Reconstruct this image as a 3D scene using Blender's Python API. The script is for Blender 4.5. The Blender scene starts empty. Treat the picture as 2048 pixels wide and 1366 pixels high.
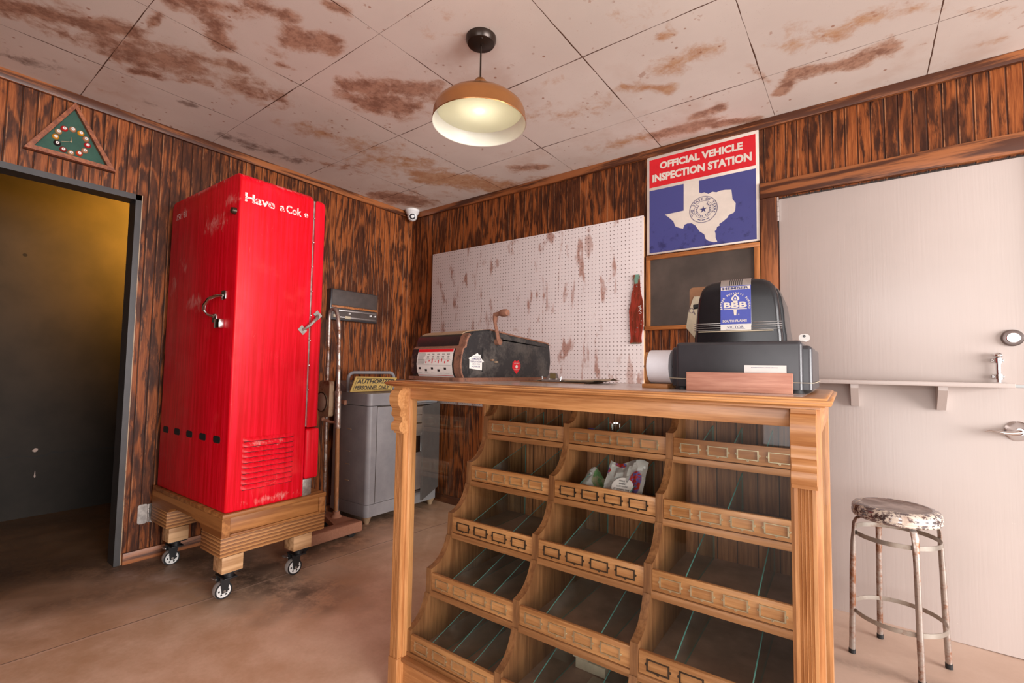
import bpy, bmesh, math, random
from mathutils import Vector, Matrix, noise as mnoise
random.seed(7)
S = bpy.context.scene
COL = S.collection
PI = math.pi

# ------------------------------------------------------------------ camera, light, exposure
YAW, PITCH, ROLL, FPX = 0.6394, 0.0561, 0.0159, 939.37
CAM = Vector((3.1918, -2.7805, 1.0825))
cyw, syw, cpt, spt = math.cos(YAW), math.sin(YAW), math.cos(PITCH), math.sin(PITCH)
fwd = Vector((-syw * cpt, cyw * cpt, spt)); rgt = Vector((cyw, syw, 0)); upv = rgt.cross(fwd)
cr, sr = math.cos(ROLL), math.sin(ROLL)
rg2 = rgt * cr + upv * sr; up2 = upv * cr - rgt * sr
cd = bpy.data.cameras.new('camera'); cam = bpy.data.objects.new('camera', cd); COL.objects.link(cam)
cam.matrix_world = Matrix(((rg2.x, up2.x, -fwd.x, CAM.x), (rg2.y, up2.y, -fwd.y, CAM.y), (rg2.z, up2.z, -fwd.z, CAM.z), (0, 0, 0, 1)))
cd.sensor_width = 36; cd.lens = FPX / 2048 * 36; cd.clip_start = 0.02; cd.clip_end = 100
S.camera = cam
S.view_settings.view_transform = 'Standard'; S.view_settings.look = 'None'
S.view_settings.exposure = 0.30; S.view_settings.gamma = 1.0; S.view_settings.use_curve_mapping = False
W = bpy.data.worlds.new('world'); S.world = W; W.use_nodes = True
W.node_tree.nodes['Background'].inputs[0].default_value = (1.0, 0.93, 0.88, 1)
W.node_tree.nodes['Background'].inputs[1].default_value = 0.70

def area(name, loc, target, sx, sy, power, col=(1, 1, 1), spread=180):
    l = bpy.data.lights.new(name, 'AREA'); l.shape = 'RECTANGLE'; l.size = sx; l.size_y = sy; l.energy = power; l.color = col
    l.spread = math.radians(spread)
    o = bpy.data.objects.new(name, l); COL.objects.link(o); o.location = loc
    o.rotation_euler = (Vector(target) - Vector(loc)).to_track_quat('-Z', 'Y').to_euler()
    return o
area('daylight_front', (3.9, -5.4, 1.25), (3.4, 0, 1.2), 2.6, 1.7, 55, (1.0, 0.97, 0.97))
area('daylight_side', (9.0, -2.2, 1.3), (0, -1.4, 1.2), 4.5, 2.2, 600, (1.0, 0.96, 0.95))

# ------------------------------------------------------------------ node helper
class N:
    def __init__(s, name):
        s.mat = bpy.data.materials.new(name); s.mat.use_nodes = True
        s.t = s.mat.node_tree; s.t.nodes.clear()
        s.out = s.t.nodes.new('ShaderNodeOutputMaterial'); s._tc = None
    def n(s, kind, **kw):
        nd = s.t.nodes.new(kind)
        for k, v in kw.items(): setattr(nd, k, v)
        return nd
    def put(s, sock, v):
        if isinstance(v, bpy.types.NodeSocket): s.t.links.new(v, sock)
        elif v is not None:
            if isinstance(v, (tuple, list)) and len(v) == 3 and sock.type == 'RGBA': v = (*v, 1)
            sock.default_value = v
    def obj(s):
        if s._tc is None: s._tc = s.n('ShaderNodeTexCoord')
        return s._tc.outputs['Object']
    def map(s, v, sc=(1, 1, 1), loc=(0, 0, 0), rot=(0, 0, 0)):
        m = s.n('ShaderNodeMapping'); s.put(m.inputs[0], v); m.inputs['Scale'].default_value = sc
        m.inputs['Location'].default_value = loc; m.inputs['Rotation'].default_value = rot
        return m.outputs[0]
    def m(s, op, a, b=None, c=None, clamp=False):
        x = s.n('ShaderNodeMath', operation=op, use_clamp=clamp)
        s.put(x.inputs[0], a)
        if b is not None: s.put(x.inputs[1], b)
        if c is not None: s.put(x.inputs[2], c)
        return x.outputs[0]
    def vm(s, op, a, b=None):
        x = s.n('ShaderNodeVectorMath', operation=op); s.put(x.inputs[0], a)
        if b is not None: s.put(x.inputs[1], b)
        return x.outputs['Value'] if op in ('LENGTH', 'DOT_PRODUCT', 'DISTANCE') else x.outputs[0]
    def sep(s, v):
        x = s.n('ShaderNodeSeparateXYZ'); s.put(x.inputs[0], v); return x.outputs
    def comb(s, x=0, y=0, z=0):
        c = s.n('ShaderNodeCombineXYZ'); s.put(c.inputs[0], x); s.put(c.inputs[1], y); s.put(c.inputs[2], z); return c.outputs[0]
    def noise(s, v, scale=5, detail=3, rough=.55, dist=0):
        x = s.n('ShaderNodeTexNoise'); s.put(x.inputs['Vector'], v); s.put(x.inputs['Scale'], scale)
        x.inputs['Detail'].default_value = detail; x.inputs['Roughness'].default_value = rough; x.inputs['Distortion'].default_value = dist
        return x.outputs[0]
    def voro(s, v, scale=5, feature='F1'):
        x = s.n('ShaderNodeTexVoronoi', feature=feature); s.put(x.inputs['Vector'], v); s.put(x.inputs['Scale'], scale)
        return x.outputs['Distance']
    def rng(s, v, a, b, c=0, d=1, smooth=True):
        x = s.n('ShaderNodeMapRange'); x.interpolation_type = 'SMOOTHSTEP' if smooth else 'LINEAR'; x.clamp = True
        s.put(x.inputs[0], v); s.put(x.inputs[1], a); s.put(x.inputs[2], b); s.put(x.inputs[3], c); s.put(x.inputs[4], d)
        return x.outputs[0]
    def mix(s, f, a, b):
        x = s.n('ShaderNodeMix'); x.data_type = 'RGBA'; s.put(x.inputs[0], f); s.put(x.inputs[6], a); s.put(x.inputs[7], b)
        return x.outputs[2]
    def attr(s, name):
        x = s.n('ShaderNodeAttribute'); x.attribute_name = name; return x.outputs['Fac']
    def bump(s, h, strength=.3, dist=.01):
        x = s.n('ShaderNodeBump'); s.put(x.inputs['Height'], h); x.inputs['Strength'].default_value = strength; x.inputs['Distance'].default_value = dist
        return x.outputs[0]
    def spot(s, v, c, r):
        d = s.vm('LENGTH', s.vm('DIVIDE', s.vm('SUBTRACT', v, c), r)); return s.m('SUBTRACT', 1.0, d)
    def spots(s, v, lst):
        o = None
        for c, r in lst:
            k = s.spot(v, c, r); o = k if o is None else s.m('MAXIMUM', o, k)
        return o
    def pr(s, color, rough=.5, metal=0.0, normal=None, spec=.5, coat=0, trans=0, emit=None, estr=0):
        p = s.n('ShaderNodeBsdfPrincipled')
        s.put(p.inputs['Base Color'], color); s.put(p.inputs['Roughness'], rough); s.put(p.inputs['Metallic'], metal)
        if normal is not None: s.put(p.inputs['Normal'], normal)
        p.inputs['Specular IOR Level'].default_value = spec; p.inputs['Coat Weight'].default_value = coat
        if emit is not None:
            s.put(p.inputs['Emission Color'], emit); p.inputs['Emission Strength'].default_value = estr
        s.t.links.new(p.outputs[0], s.out.inputs[0]); return s.mat

def plain(name, col, rough=.5, metal=0, spec=.5, var=.12, sc=18, coat=0, bump=0):
    k = N(name); v = k.obj(); nz = k.noise(v, sc, 4, .6)
    f = k.rng(nz, .3, .75)
    c = k.mix(f, tuple(x * (1 - var) for x in col), tuple(min(1, x * (1 + var)) for x in col))
    return k.pr(c, rough, metal, k.bump(nz, bump, .004) if bump else None, spec, coat)

def wood(name, c1, c2, axis='x', fine=90, wide=6, rough=.42, coat=0, contrast=1.0, bump=.08):
    """grain running along one axis of the object"""
    k = N(name); v = k.obj(); o = k.sep(v)
    lo = .06
    sc = {'x': (lo, 1, 1), 'y': (1, lo, 1), 'z': (1, 1, lo)}[axis]
    w = k.map(v, sc)
    warp = k.noise(w, wide, 2, .5)
    streak = k.noise(w, fine, 4, .65)
    ring = k.m('SINE', k.m('MULTIPLY', warp, 34.0))
    f = k.m('ADD', k.m('MULTIPLY', streak, 1.0), k.m('MULTIPLY', ring, .09 * contrast))
    f = k.rng(f, .5 - .22 / contrast, .5 + .25 / contrast)
    c = k.mix(f, c1, c2)
    return k.pr(c, rough, 0, k.bump(streak, bump, .003), .45, coat)

# panelled wall: dark stained, burnt plywood with vertical grooves
def panelling(name, hax):
    k = N(name); v = k.obj(); o = k.sep(v); u, z = o[hax], o[2]
    cell = k.m('DIVIDE', u, .0508); idx = k.m('FLOOR', cell); fr = k.m('FRACT', cell)
    edge = k.m('MINIMUM', fr, k.m('SUBTRACT', 1.0, fr))
    g = k.rng(edge, .02, .075, 1, 0)
    hi = k.rng(k.m('ABSOLUTE', k.m('SUBTRACT', fr, .12)), .0, .05, 1, 0)  # pale line on one groove edge: a highlight put into the colour
    big = k.noise(k.comb(u, 3.1, k.m('MULTIPLY', z, .15)), 5.5, 3, .55, .35)
    patch = k.noise(k.comb(u, 9.0, k.m('MULTIPLY', z, .5)), 3.0, 3, .6)
    fine = k.noise(k.comb(u, 1.0, k.m('MULTIPLY', z, .035)), 190, 3, .7)
    mid = k.noise(k.comb(u, 5.0, k.m('MULTIPLY', z, .16)), 48, 4, .68, .3)
    ring = k.m('SINE', k.m('ADD', k.m('MULTIPLY', big, 60.0), k.m('MULTIPLY', mid, 4.0)))
    pl = k.noise(k.comb(k.m('MULTIPLY', idx, 7.31), 0, k.m('MULTIPLY', z, .8)), 1.0, 1)
    s = k.m('ADD', k.m('MULTIPLY', ring, .12), k.m('ADD', k.m('MULTIPLY', mid, .66), k.m('MULTIPLY', patch, .80)))
    s = k.m('ADD', k.m('ADD', s, k.m('MULTIPLY', pl, .20)), k.m('MULTIPLY', fine, .12))
    f = k.rng(s, .80, 1.04)
    c1 = k.mix(k.rng(mid, .35, .65), (.042, .013, .0065), (.105, .031, .011)); c2 = k.mix(k.rng(fine, .35, .7), (.20, .050, .013), (.38, .115, .031))
    c = k.mix(f, c1, c2)
    c = k.mix(k.m('MULTIPLY', hi, k.rng(k.noise(k.comb(idx, 2, k.m('MULTIPLY', z, 2.6)), 2.3, 4, .7), .42, .62, 0, .8)), c, (.52, .235, .11))
    c = k.mix(k.m('MULTIPLY', g, .85), c, (.020, .007, .0045))
    h = k.m('SUBTRACT', k.m('MULTIPLY', fine, .15), g)
    return k.pr(c, .42, 0, k.bump(h, .5, .004), .22)

M = {}
M['panel_left'] = panelling('burnt_panelling_left', 1)
M['panel_back'] = panelling('burnt_panelling_back', 0)
def stained(name, axis): return wood(name, (.075, .022, .009), (.34, .115, .038), axis, 60, 7, .42, 0, 1.6, .1)
M['trim_x'] = stained('stained_trim_x', 'x'); M['trim_y'] = stained('stained_trim_y', 'y'); M['trim_z'] = stained('stained_trim_z', 'z')
OAK1, OAK2 = (.38, .155, .050), (.59, .285, .110)
for ax in 'xyz':
    M['oak_' + ax] = wood('golden_oak_' + ax, OAK1, OAK2, ax, 110, 8, .36, .15)
    M['oakd_' + ax] = wood('shelf_oak_' + ax, (.29, .118, .040), (.44, .20, .078), ax, 110, 8, .42)
    M['pine_' + ax] = wood('pine_' + ax, (.25, .088, .022), (.44, .185, .055), ax, 40, 10, .5, 0, 1.3)
    M['ply_' + ax] = wood('pale_pine_' + ax, (.42, .22, .095), (.68, .42, .22), ax, 40, 10, .55, 0, 1.2)
M['oakdark'] = wood('dark_divider_oak', (.17, .066, .023), (.33, .145, .055), 'z', 110, 8, .4)
k = N('back_boards'); v = k.obj(); o = k.sep(v)
st = k.noise(k.map(v, (1, 1, .05)), 110, 4, .65); fr = k.m('FRACT', k.m('DIVIDE', o[0], .062))
ed = k.m('MINIMUM', fr, k.m('SUBTRACT', 1.0, fr)); bd = k.noise(k.comb(k.m('FLOOR', k.m('DIVIDE', o[0], .062)), 3, 1), 3.7, 0)
c = k.mix(k.rng(st, .35, .7), (.21, .075, .024), (.46, .20, .075)); c = k.mix(k.rng(bd, .35, .65, 0, .45), c, (.10, .036, .015))
c = k.mix(k.rng(ed, .015, .035, 1, 0), c, (.03, .012, .006)); M['backboards'] = k.pr(c, .5)
k = N('plywood_edge'); v = k.obj(); o = k.sep(v)
wv = k.m('FRACT', k.m('ADD', k.m('MULTIPLY', o[2], 62.0), k.m('MULTIPLY', k.noise(k.map(v, (1, 1, 1)), 9, 3), .5)))
c = k.mix(k.rng(wv, .35, .55), (.47, .22, .075), (.27, .105, .032)); c = k.mix(k.rng(wv, .86, .93), c, (.05, .018, .008)); M['plyedge'] = k.pr(c, .6)

# painted / metal
M['red'] = None
def red_paint():
    k = N('worn_red_paint'); v = k.obj(); o = k.sep(v)
    streak = k.noise(k.map(v, (1, 1, .03)), 55, 4, .7); blot = k.noise(v, 5, 4, .6)
    c = k.mix(k.rng(streak, .35, .7), (.58, .001, .006), (.80, .006, .026))
    c = k.mix(k.m('MULTIPLY', k.rng(blot, .55, .75), .35), c, (.85, .045, .05))
    # scuffs: pale pink worn areas with a ragged edge
    ragged = k.m('ADD', k.noise(k.map(v, (1.4, 1.4, .8), (0, 0, 0), (0, .5, 0)), 13, 5, .72, .3), k.m('MULTIPLY', k.noise(k.map(v, (1, 1, .2)), 120, 3, .7), .45))
    sp = k.spots(v, [((-.26, .0, 1.37), (.24, .03, .10)), ((-.08, 0, 1.46), (.16, .03, .05)), ((-.44, 0, .985), (.22, .03, .09)), ((-.64, 0, 1.50), (.12, .03, .05)),
                     ((-.74, 0, 1.10), (.10, .03, .14)), ((-.62, 0, 1.2), (.10, .03, .08)), ((-.40, 0, 1.57), (.5, .08, .03)),
                     ((0, .20, .030), (.03, .22, .04)), ((0, .20, 1.57), (.06, .3, .03)), ((0, .17, .30), (.03, .2, .03))])
    w = k.rng(k.m('ADD', k.m('MULTIPLY', sp, .42), k.m('SUBTRACT', ragged, .86)), .08, .34, 0, .62)
    scr = k.rng(k.voro(k.map(v, (1, 1.6, .35), (0, 0, 0), (.3, .5, .2)), 24, 'DISTANCE_TO_EDGE'), .002, .007, 1, 0)
    scr = k.m('MULTIPLY', scr, k.rng(k.noise(v, 7, 3), .60, .70))
    c = k.mix(k.m('MAXIMUM', w, k.m('MULTIPLY', scr, .45)), c, (.78, .33, .30))
    return k.pr(c, k.rng(blot, .3, .7, .34, .46), 0, k.bump(streak, .04, .003), .22)
M['red'] = red_paint()
M['opening_shade'] = plain('opening_shade_black', (.008, .007, .007), .8)  # flat black standing for the shade inside slots and openings
M['chrome'] = plain('chrome', (.72, .70, .70), .16, 1, var=.05)
M['steel'] = plain('dull_steel', (.42, .38, .35), .42, .8, var=.25, sc=40)
M['white_enamel'] = plain('white_lettering', (.80, .76, .72), .5, var=.1)
def worn_text(name, col, back, amt):
    k = N(name); v = k.obj(); nz = k.m('ADD', k.noise(v, 160, 4, .7), k.m('MULTIPLY', k.noise(v, 30, 3), .5))
    return k.pr(k.mix(k.rng(nz, amt - .04, amt + .04), back, col), .5)
M['worn_white'] = worn_text('worn_white_lettering', (.80, .72, .68), (.62, .02, .03), .71)
def cart_paint():
    k = N('grey_enamel'); v = k.obj(); b = k.noise(v, 6, 4, .6); chip = k.voro(v, 38)
    c = k.mix(k.rng(b, .3, .7), (.235, .225, .235), (.30, .285, .29))
    c = k.mix(k.m('MULTIPLY', k.rng(chip, .05, .09, 1, 0), k.rng(k.noise(v, 12, 2), .52, .6)), c, (.05, .025, .015))
    return k.pr(c, .40, 0, None, .5)
M['cart'] = cart_paint()
def rusty(name, base, rust, amt, sc=14, rough=.6, metal=.2):
    k = N(name); v = k.obj(); nz = k.noise(v, sc, 6, .68); n2 = k.noise(v, sc * 9, 3, .6)
    f = k.rng(k.m('ADD', nz, k.m('MULTIPLY', n2, .25)), amt - .12, amt + .12)
    c = k.mix(f, base, k.mix(n2, tuple(x * .65 for x in rust), rust))
    return k.pr(c, k.rng(f, 0, 1, rough * .6, min(1, rough * 1.25)), metal, k.bump(k.m('ADD', nz, n2), .12, .003), .4)
M['rust'] = rusty('rusty_iron', (.34, .145, .080), (.50, .24, .15), .6, 10, .8, .1)
M['pole'] = rusty('rusty_chromed_tube', (.50, .44, .40), (.30, .115, .045), .66, 12, .5, .6)
M['poleb'] = rusty('rusty_tube', (.40, .17, .07), (.48, .23, .10), .6, 16, .7, .3)
M['blackrust'] = rusty('black_metal_rusting', (.022, .020, .020), (.30, .135, .075), .78, 9, .55, .2)
M['blackside'] = rusty('scuffed_black_metal', (.020, .018, .019), (.11, .095, .085), .68, 11, .55, .1)
M['rustband'] = rusty('rust_brown_metal', (.07, .04, .03), (.30, .135, .085), .52, 16, .75, .1)
M['tanmetal'] = rusty('dusty_tan_metal', (.42, .29, .18), (.30, .13, .07), .72, 12, .7, .1)
M['stoolleg'] = rusty('rusty_chrome_leg', (.47, .42, .38), (.30, .125, .06), .68, 11, .5, .7)
M['stoolring'] = rusty('dull_chrome_ring', (.42, .38, .33), (.24, .11, .055), .76, 9, .5, .6)
k = N('stool_seat_paint'); v = k.obj(); nz = k.noise(v, 55, 5, .7); o = k.sep(v); n3 = k.noise(v, 12, 3)
f = k.rng(k.m('ADD', nz, k.m('MULTIPLY', n3, .35)), .66, .76)
c = k.mix(f, (.34, .31, .32), (.68, .58, .48)); c = k.mix(k.rng(n3, .62, .75, 0, .7), c, (.22, .09, .05)); M['seat'] = k.pr(c, k.rng(f, 0, 1, .2, .6), k.rng(f, 0, 1, .9, 0))
k = N('stool_seat_top'); v = k.obj(); n3 = k.noise(v, 14, 5, .65)
M['seattop'] = k.pr(k.mix(k.rng(n3, .35, .65), (.17, .105, .085), (.42, .33, .30)), .28, .6)
M['blackplastic'] = plain('black_rubber', (.012, .012, .013), .5, var=.2)
M['black_enamel'] = plain('black_enamel', (.028, .028, .032), .30, 0, .6, .25, 9)
M['register'] = plain('case_black_reflecting', (.040, .038, .043), .30, 0, .45, .2, 7)  # lower case: paler black, its reflected light put into the colour
M['regtop'] = plain('black_glossy_case', (.014, .013, .015), .26, 0, .42, .2, 7)
M['aluminium'] = plain('brushed_aluminium', (.48, .46, .45), .32, .9, var=.1, sc=60)
M['hubgrey'] = plain('grey_wheel_tread', (.40, .36, .34), .6)
M['hubwhite'] = plain('white_wheel_hub', (.75, .74, .72), .4)
M['jamb'] = plain('charcoal_gloss_jamb', (.040, .036, .036), .42, var=.2, sc=8)
k = N('hall_paint'); v = k.obj(); o = k.sep(v); nz = k.noise(v, 3, 4, .6)
c = k.mix(k.rng(nz, .3, .7), (.020, .0165, .0135), (.030, .024, .019))
crk = k.m('ABSOLUTE', k.m('SUBTRACT', o[2], k.m('ADD', .425, k.m('MULTIPLY', k.m('SUBTRACT', k.noise(v, 7, 3), .5), .10))))
c = k.mix(k.rng(crk, .002, .006, .8, 0), c, (.02, .02, .02))
hd = k.spots(v, [((0, -2.224, 1.80), (9, .014, .013))]); c = k.mix(k.rng(hd, .0, .25), c, (.006, .005, .004))
ch = k.m('ADD', k.spots(v, [((0, -2.107, .467), (9, .03, .035)), ((0, -2.1, .30), (9, .01, .06))]), k.m('MULTIPLY', k.noise(v, 40, 4), .9))
c = k.mix(k.rng(ch, 1.0, 1.12), c, (.42, .32, .28)); M['hall'] = k.pr(c, .6, spec=.12)
# painted flush door
k = N('beige_door_paint'); v = k.obj(); br = k.noise(k.map(v, (1, 1, .03)), 120, 3, .6); b2 = k.noise(v, 2, 3)
c = k.mix(k.rng(b2, .3, .7), (.50, .43, .395), (.53, .455, .42)); chp = k.m('MULTIPLY', k.rng(k.noise(v, 60, 3, .7), .72, .75), k.rng(k.noise(v, 5, 2), .55, .62))
M['doorpaint'] = k.pr(k.mix(chp, c, (.62, .56, .50)), .33, 0, k.bump(br, .10, .004), .5)
# pegboard
k = N('white_pegboard'); v = k.obj(); o = k.sep(v)
fx = k.m('SUBTRACT', k.m('FRACT', k.m('DIVIDE', o[0], .0254)), .5); fz = k.m('SUBTRACT', k.m('FRACT', k.m('DIVIDE', o[2], .0254)), .5)
d = k.m('SQRT', k.m('ADD', k.m('MULTIPLY', fx, fx), k.m('MULTIPLY', fz, fz)))
rv = k.m('ADD', k.m('MULTIPLY', k.noise(v, 2.0, 2), .035), .098)
hole = k.rng(d, k.m('SUBTRACT', rv, .035), k.m('ADD', rv, .035), 1, 0)
sm = k.m('ADD', k.noise(k.map(v, (1.9, 1, .62), (0, 0, 0), (0, .45, 0)), 7.5, 2, .5), k.m('MULTIPLY', k.noise(v, 34, 3), .17))
sm2 = k.m('ADD', k.noise(k.map(v, (2.8, 1, .45), (3, 0, 7), (0, -.05, 0)), 6, 2, .5), k.m('MULTIPLY', k.noise(v, 40, 3), .15))
st = k.m('MAXIMUM', k.rng(sm, .68, .80, 0, .75), k.rng(sm2, .70, .80, 0, .55))
c = k.mix(k.rng(k.noise(v, 2, 2), .3, .7), (.66, .585, .575), (.72, .645, .63)); c = k.mix(st, c, (.30, .11, .062))
c = k.mix(hole, c, (.07, .028, .018)); M['peg'] = k.pr(c, .5, 0, k.bump(k.m('SUBTRACT', 0.0, hole), .3, .004))
# ceiling
k = N('stained_ceiling_board'); v = k.obj(); o = k.sep(v)
def seam(c_, off, pitch, wv_):
    f = k.m('FRACT', k.m('DIVIDE', k.m('SUBTRACT', k.m('ADD', c_, wv_), off), pitch)); return k.m('MULTIPLY', k.m('MINIMUM', f, k.m('SUBTRACT', 1.0, f)), pitch)
wob = k.m('MULTIPLY', k.m('SUBTRACT', k.noise(v, 9, 3), .5), .006)
sx = seam(o[0], .4198, .6078, wob); sy = seam(o[1], -.416, .6078, wob)
wv_ = k.rng(k.noise(v, 3, 3), .35, .7, .0008, .0042)
ln = k.m('MAXIMUM', k.rng(sx, k.m('MULTIPLY', wv_, .5), wv_, 1, 0), k.rng(sy, k.m('MULTIPLY', wv_, .5), wv_, 1, 0))
base = k.mix(k.rng(k.noise(v, 2.2, 4), .3, .7), (.73, .64, .58), (.80, .715, .65))
pit = k.rng(k.voro(v, 120), .06, .16, 1, 0); base = k.mix(k.m('MULTIPLY', pit, k.rng(k.noise(v, 5, 2), .45, .65, 0, .5)), base, (.36, .25, .20))
rag = k.m('ADD', k.m('MULTIPLY', k.noise(v, 12, 6, .66, .4), 1.1), k.m('MULTIPLY', k.noise(v, 110, 3, .6), .14))
def stn(an, lo, hi, dark, light, w):
    a = k.attr(an); t = k.m('ADD', a, k.m('MULTIPLY', k.m('SUBTRACT', rag, .62), 1.6)); f = k.rng(t, lo, hi)
    f = k.m('MULTIPLY', f, k.rng(a, .02, .16))
    cc = k.mix(k.rng(k.m('ADD', k.m('MULTIPLY', k.noise(v, 15, 4, .65), .7), k.m('MULTIPLY', k.noise(v, 70, 3, .7), .3)), .38, .62), dark, light); return f, cc, w
for an, lo, hi, dk, lt, w in (('stain_orange', .20, .85, (.50, .22, .08), (.60, .34, .18), .85), ('stain_brown', .12, .55, (.54, .32, .22), (.62, .41, .30), .7), ('stain_brown', .34, .74, (.20, .070, .034), (.50, .27, .175), .76), ('stain_grey', .30, .75, (.16, .105, .085), (.36, .25, .205), .8)):
    f, cc, w = stn(an, lo, hi, dk, lt, w); base = k.mix(k.m('MULTIPLY', f, w), base, cc)
# faint overall tea-coloured blotches
bl = k.rng(k.noise(v, 2.3, 5, .62), .52, .72, 0, .34); base = k.mix(bl, base, (.56, .36, .26))
dr = k.m('MULTIPLY', k.rng(k.voro(k.map(v, (1, 1, 1), (.3, .7, 0)), 21), .10, .17, .75, 0), k.rng(k.noise(v, 4.2, 2), .52, .60)); base = k.mix(dr, base, (.36, .155, .085))
sp2 = k.rng(k.m('ADD', k.noise(v, 9, 5, .7), k.m('MULTIPLY', k.noise(v, 60, 2), .12)), .70, .76, 0, .55); base = k.mix(sp2, base, (.44, .22, .14))
base = k.mix(ln, base, (.12, .06, .04)); M['ceiling'] = k.pr(base, .8, 0, k.bump(k.m('SUBTRACT', k.m('MULTIPLY', k.noise(v, 200, 2), .25), ln), .25, .003), .2)
# floor
k = N('stained_concrete'); v = k.obj(); o = k.sep(v)
b1 = k.noise(v, 1.6, 5, .62, .4); b2 = k.noise(v, 7, 5, .65); b3 = k.noise(v, 60, 3, .6)
f = k.m('ADD', k.m('MULTIPLY', b1, .7), k.m('ADD', k.m('MULTIPLY', b2, .3), k.m('MULTIPLY', b3, .12)))
c = k.mix(k.rng(f, .38, .78), (.56, .335, .20), (.84, .60, .445))
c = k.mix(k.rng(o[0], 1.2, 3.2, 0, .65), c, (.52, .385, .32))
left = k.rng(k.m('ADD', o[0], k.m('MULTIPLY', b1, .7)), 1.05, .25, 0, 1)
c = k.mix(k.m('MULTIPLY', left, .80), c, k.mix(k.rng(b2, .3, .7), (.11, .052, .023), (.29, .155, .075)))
c = k.mix(k.rng(o[0], .05, -.25, 0, .75), c, (.095, .050, .024))  # floor past the doorway darkened, the passage's dimness put into the colour
dk = k.m('MULTIPLY', k.attr('dark'), k.rng(k.m('ADD', b2, k.m('MULTIPLY', b3, .3)), .42, .75)); c = k.mix(k.m('MULTIPLY', dk, .9), c, (.040, .026, .020))
pale = k.m('MULTIPLY', k.attr('pale'), k.rng(b2, .40, .6)); c = k.mix(k.m('MULTIPLY', pale, .8), c, (.56, .40, .33))
jx = k.m('SUBTRACT', o[0], k.m('ADD', k.m('ADD', .857, k.m('MULTIPLY', o[1], .064)), k.m('MULTIPLY', k.m('SUBTRACT', k.noise(v, 5, 4), .5), .03)))
c = k.mix(k.rng(k.m('ABSOLUTE', jx), .003, .014, .5, 0), c, (.78, .55, .42)); c = k.mix(k.rng(k.m('ABSOLUTE', k.m('ADD', jx, .006)), .001, .004, .8, 0), c, (.07, .035, .02))
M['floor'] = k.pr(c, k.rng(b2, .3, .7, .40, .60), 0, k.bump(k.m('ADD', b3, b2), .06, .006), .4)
# thin glass: real reflection over a clear pass-through
def glass(name, tint=(.93, .97, .95), ior=1.45, dust=.0):
    k = N(name); t = k.n('ShaderNodeBsdfTransparent'); t.inputs[0].default_value = (*tint, 1)
    g = k.n('ShaderNodeBsdfGlossy'); g.inputs['Roughness'].default_value = .02
    fz = k.n('ShaderNodeFresnel'); ge = k.n('ShaderNodeNewGeometry'); k.put(fz.inputs[0], k.rng(ge.outputs['Backfacing'], 0, 1, ior, 1 / ior, False))
    mx = k.n('ShaderNodeMixShader'); k.put(mx.inputs[0], fz.outputs[0]); k.put(mx.inputs[1], t.outputs[0]); k.put(mx.inputs[2], g.outputs[0])
    last = mx.outputs[0]
    if dust:
        d = k.n('ShaderNodeBsdfDiffuse'); d.inputs[0].default_value = (.7, .62, .55, 1); m2 = k.n('ShaderNodeMixShader')
        k.put(m2.inputs[0], k.rng(k.noise(k.obj(), 6, 5, .7), .4, .8, 0, dust)); k.put(m2.inputs[1], last); k.put(m2.inputs[2], d.outputs[0]); last = m2.outputs[0]
    k.t.links.new(last, k.out.inputs[0]); return k.mat
M['glass'] = glass('clear_glass', (.97, .98, .97), 1.27)
M['sideglass'] = glass('side_glass', (.97, .98, .97), 1.5)
M['glassdiv'] = glass('dusty_glass', (.88, .94, .92), 1.3, dust=.10)
M['teal'] = plain('green_glass_edge', (.10, .33, .29), .15, 0, .8)
M['bronze'] = plain('dark_bronze', (.060, .040, .026), .38, .6, var=.3, sc=60)
M['brass'] = plain('pale_brass', (.56, .46, .30), .32, .8, var=.2, sc=60)
M['felt'] = plain('green_felt', (.035, .090, .065), .9, var=.15)
M['mahogany'] = wood('mahogany', (.17, .045, .018), (.38, .12, .045), 'x', 80, 8, .4)
M['redwood'] = wood('reddish_wood_block', (.40, .16, .105), (.58, .29, .20), 'x', 120, 9, .5)
M['white'] = plain('white_paint', (.74, .70, .66), .45, var=.06)
M['cream'] = plain('cream_enamel', (.74, .66, .58), .4, var=.05)
M['signred'] = plain('sign_red', (.66, .012, .022), .4, var=.06)
M['signblue'] = None
k = N('sign_blue'); v = k.obj(); o = k.sep(v); nz = k.m('ADD', k.noise(v, 26, 4, .6), k.m('MULTIPLY', k.m('SUBTRACT', .12, o[2]), .6))
M['signblue'] = k.pr(k.mix(k.rng(nz, .55, .75, 0, .75), (.060, .065, .24), (.022, .022, .10)), .4)
M['signblack'] = plain('ink_black', (.018, .016, .018), .5)
M['navy'] = plain('navy_ink', (.05, .05, .16), .5)
M['slate'] = plain('dusty_blackboard', (.075, .056, .045), .7, var=.3, sc=4)
M['orangewood_x'] = wood('amber_wood_x', (.24, .075, .020), (.50, .19, .055), 'x', 80, 8, .4)
M['orangewood_z'] = wood('amber_wood_z', (.24, .075, .020), (.50, .19, .055), 'z', 80, 8, .4)
M['yellow'] = plain('yellow_sign', (.52, .35, .10), .45, var=.1)
M['paper'] = plain('white_paper', (.74, .72, .76), .7, var=.04)
M['oldpaper'] = plain('aged_paper', (.50, .42, .30), .8, var=.15)
M['masonite'] = plain('brown_hardboard', (.26, .115, .05), .6, var=.15)
M['blue'] = plain('sticker_blue', (.055, .075, .40), .4, var=.06)
M['copper'] = plain('copper_shade', (.44, .19, .065), .26, .75, var=.12, sc=5)
M['bronzecan'] = plain('dark_bronze_canopy', (.035, .022, .016), .3, .5)
M['lampwhite'] = plain('white_reflector', (.80, .78, .68), .35, var=.02)
M['camwhite'] = plain('white_plastic', (.72, .71, .70), .35, var=.03)
M['radiogrille'] = plain('dark_grille', (.065, .048, .042), .6, var=.15)
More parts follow.
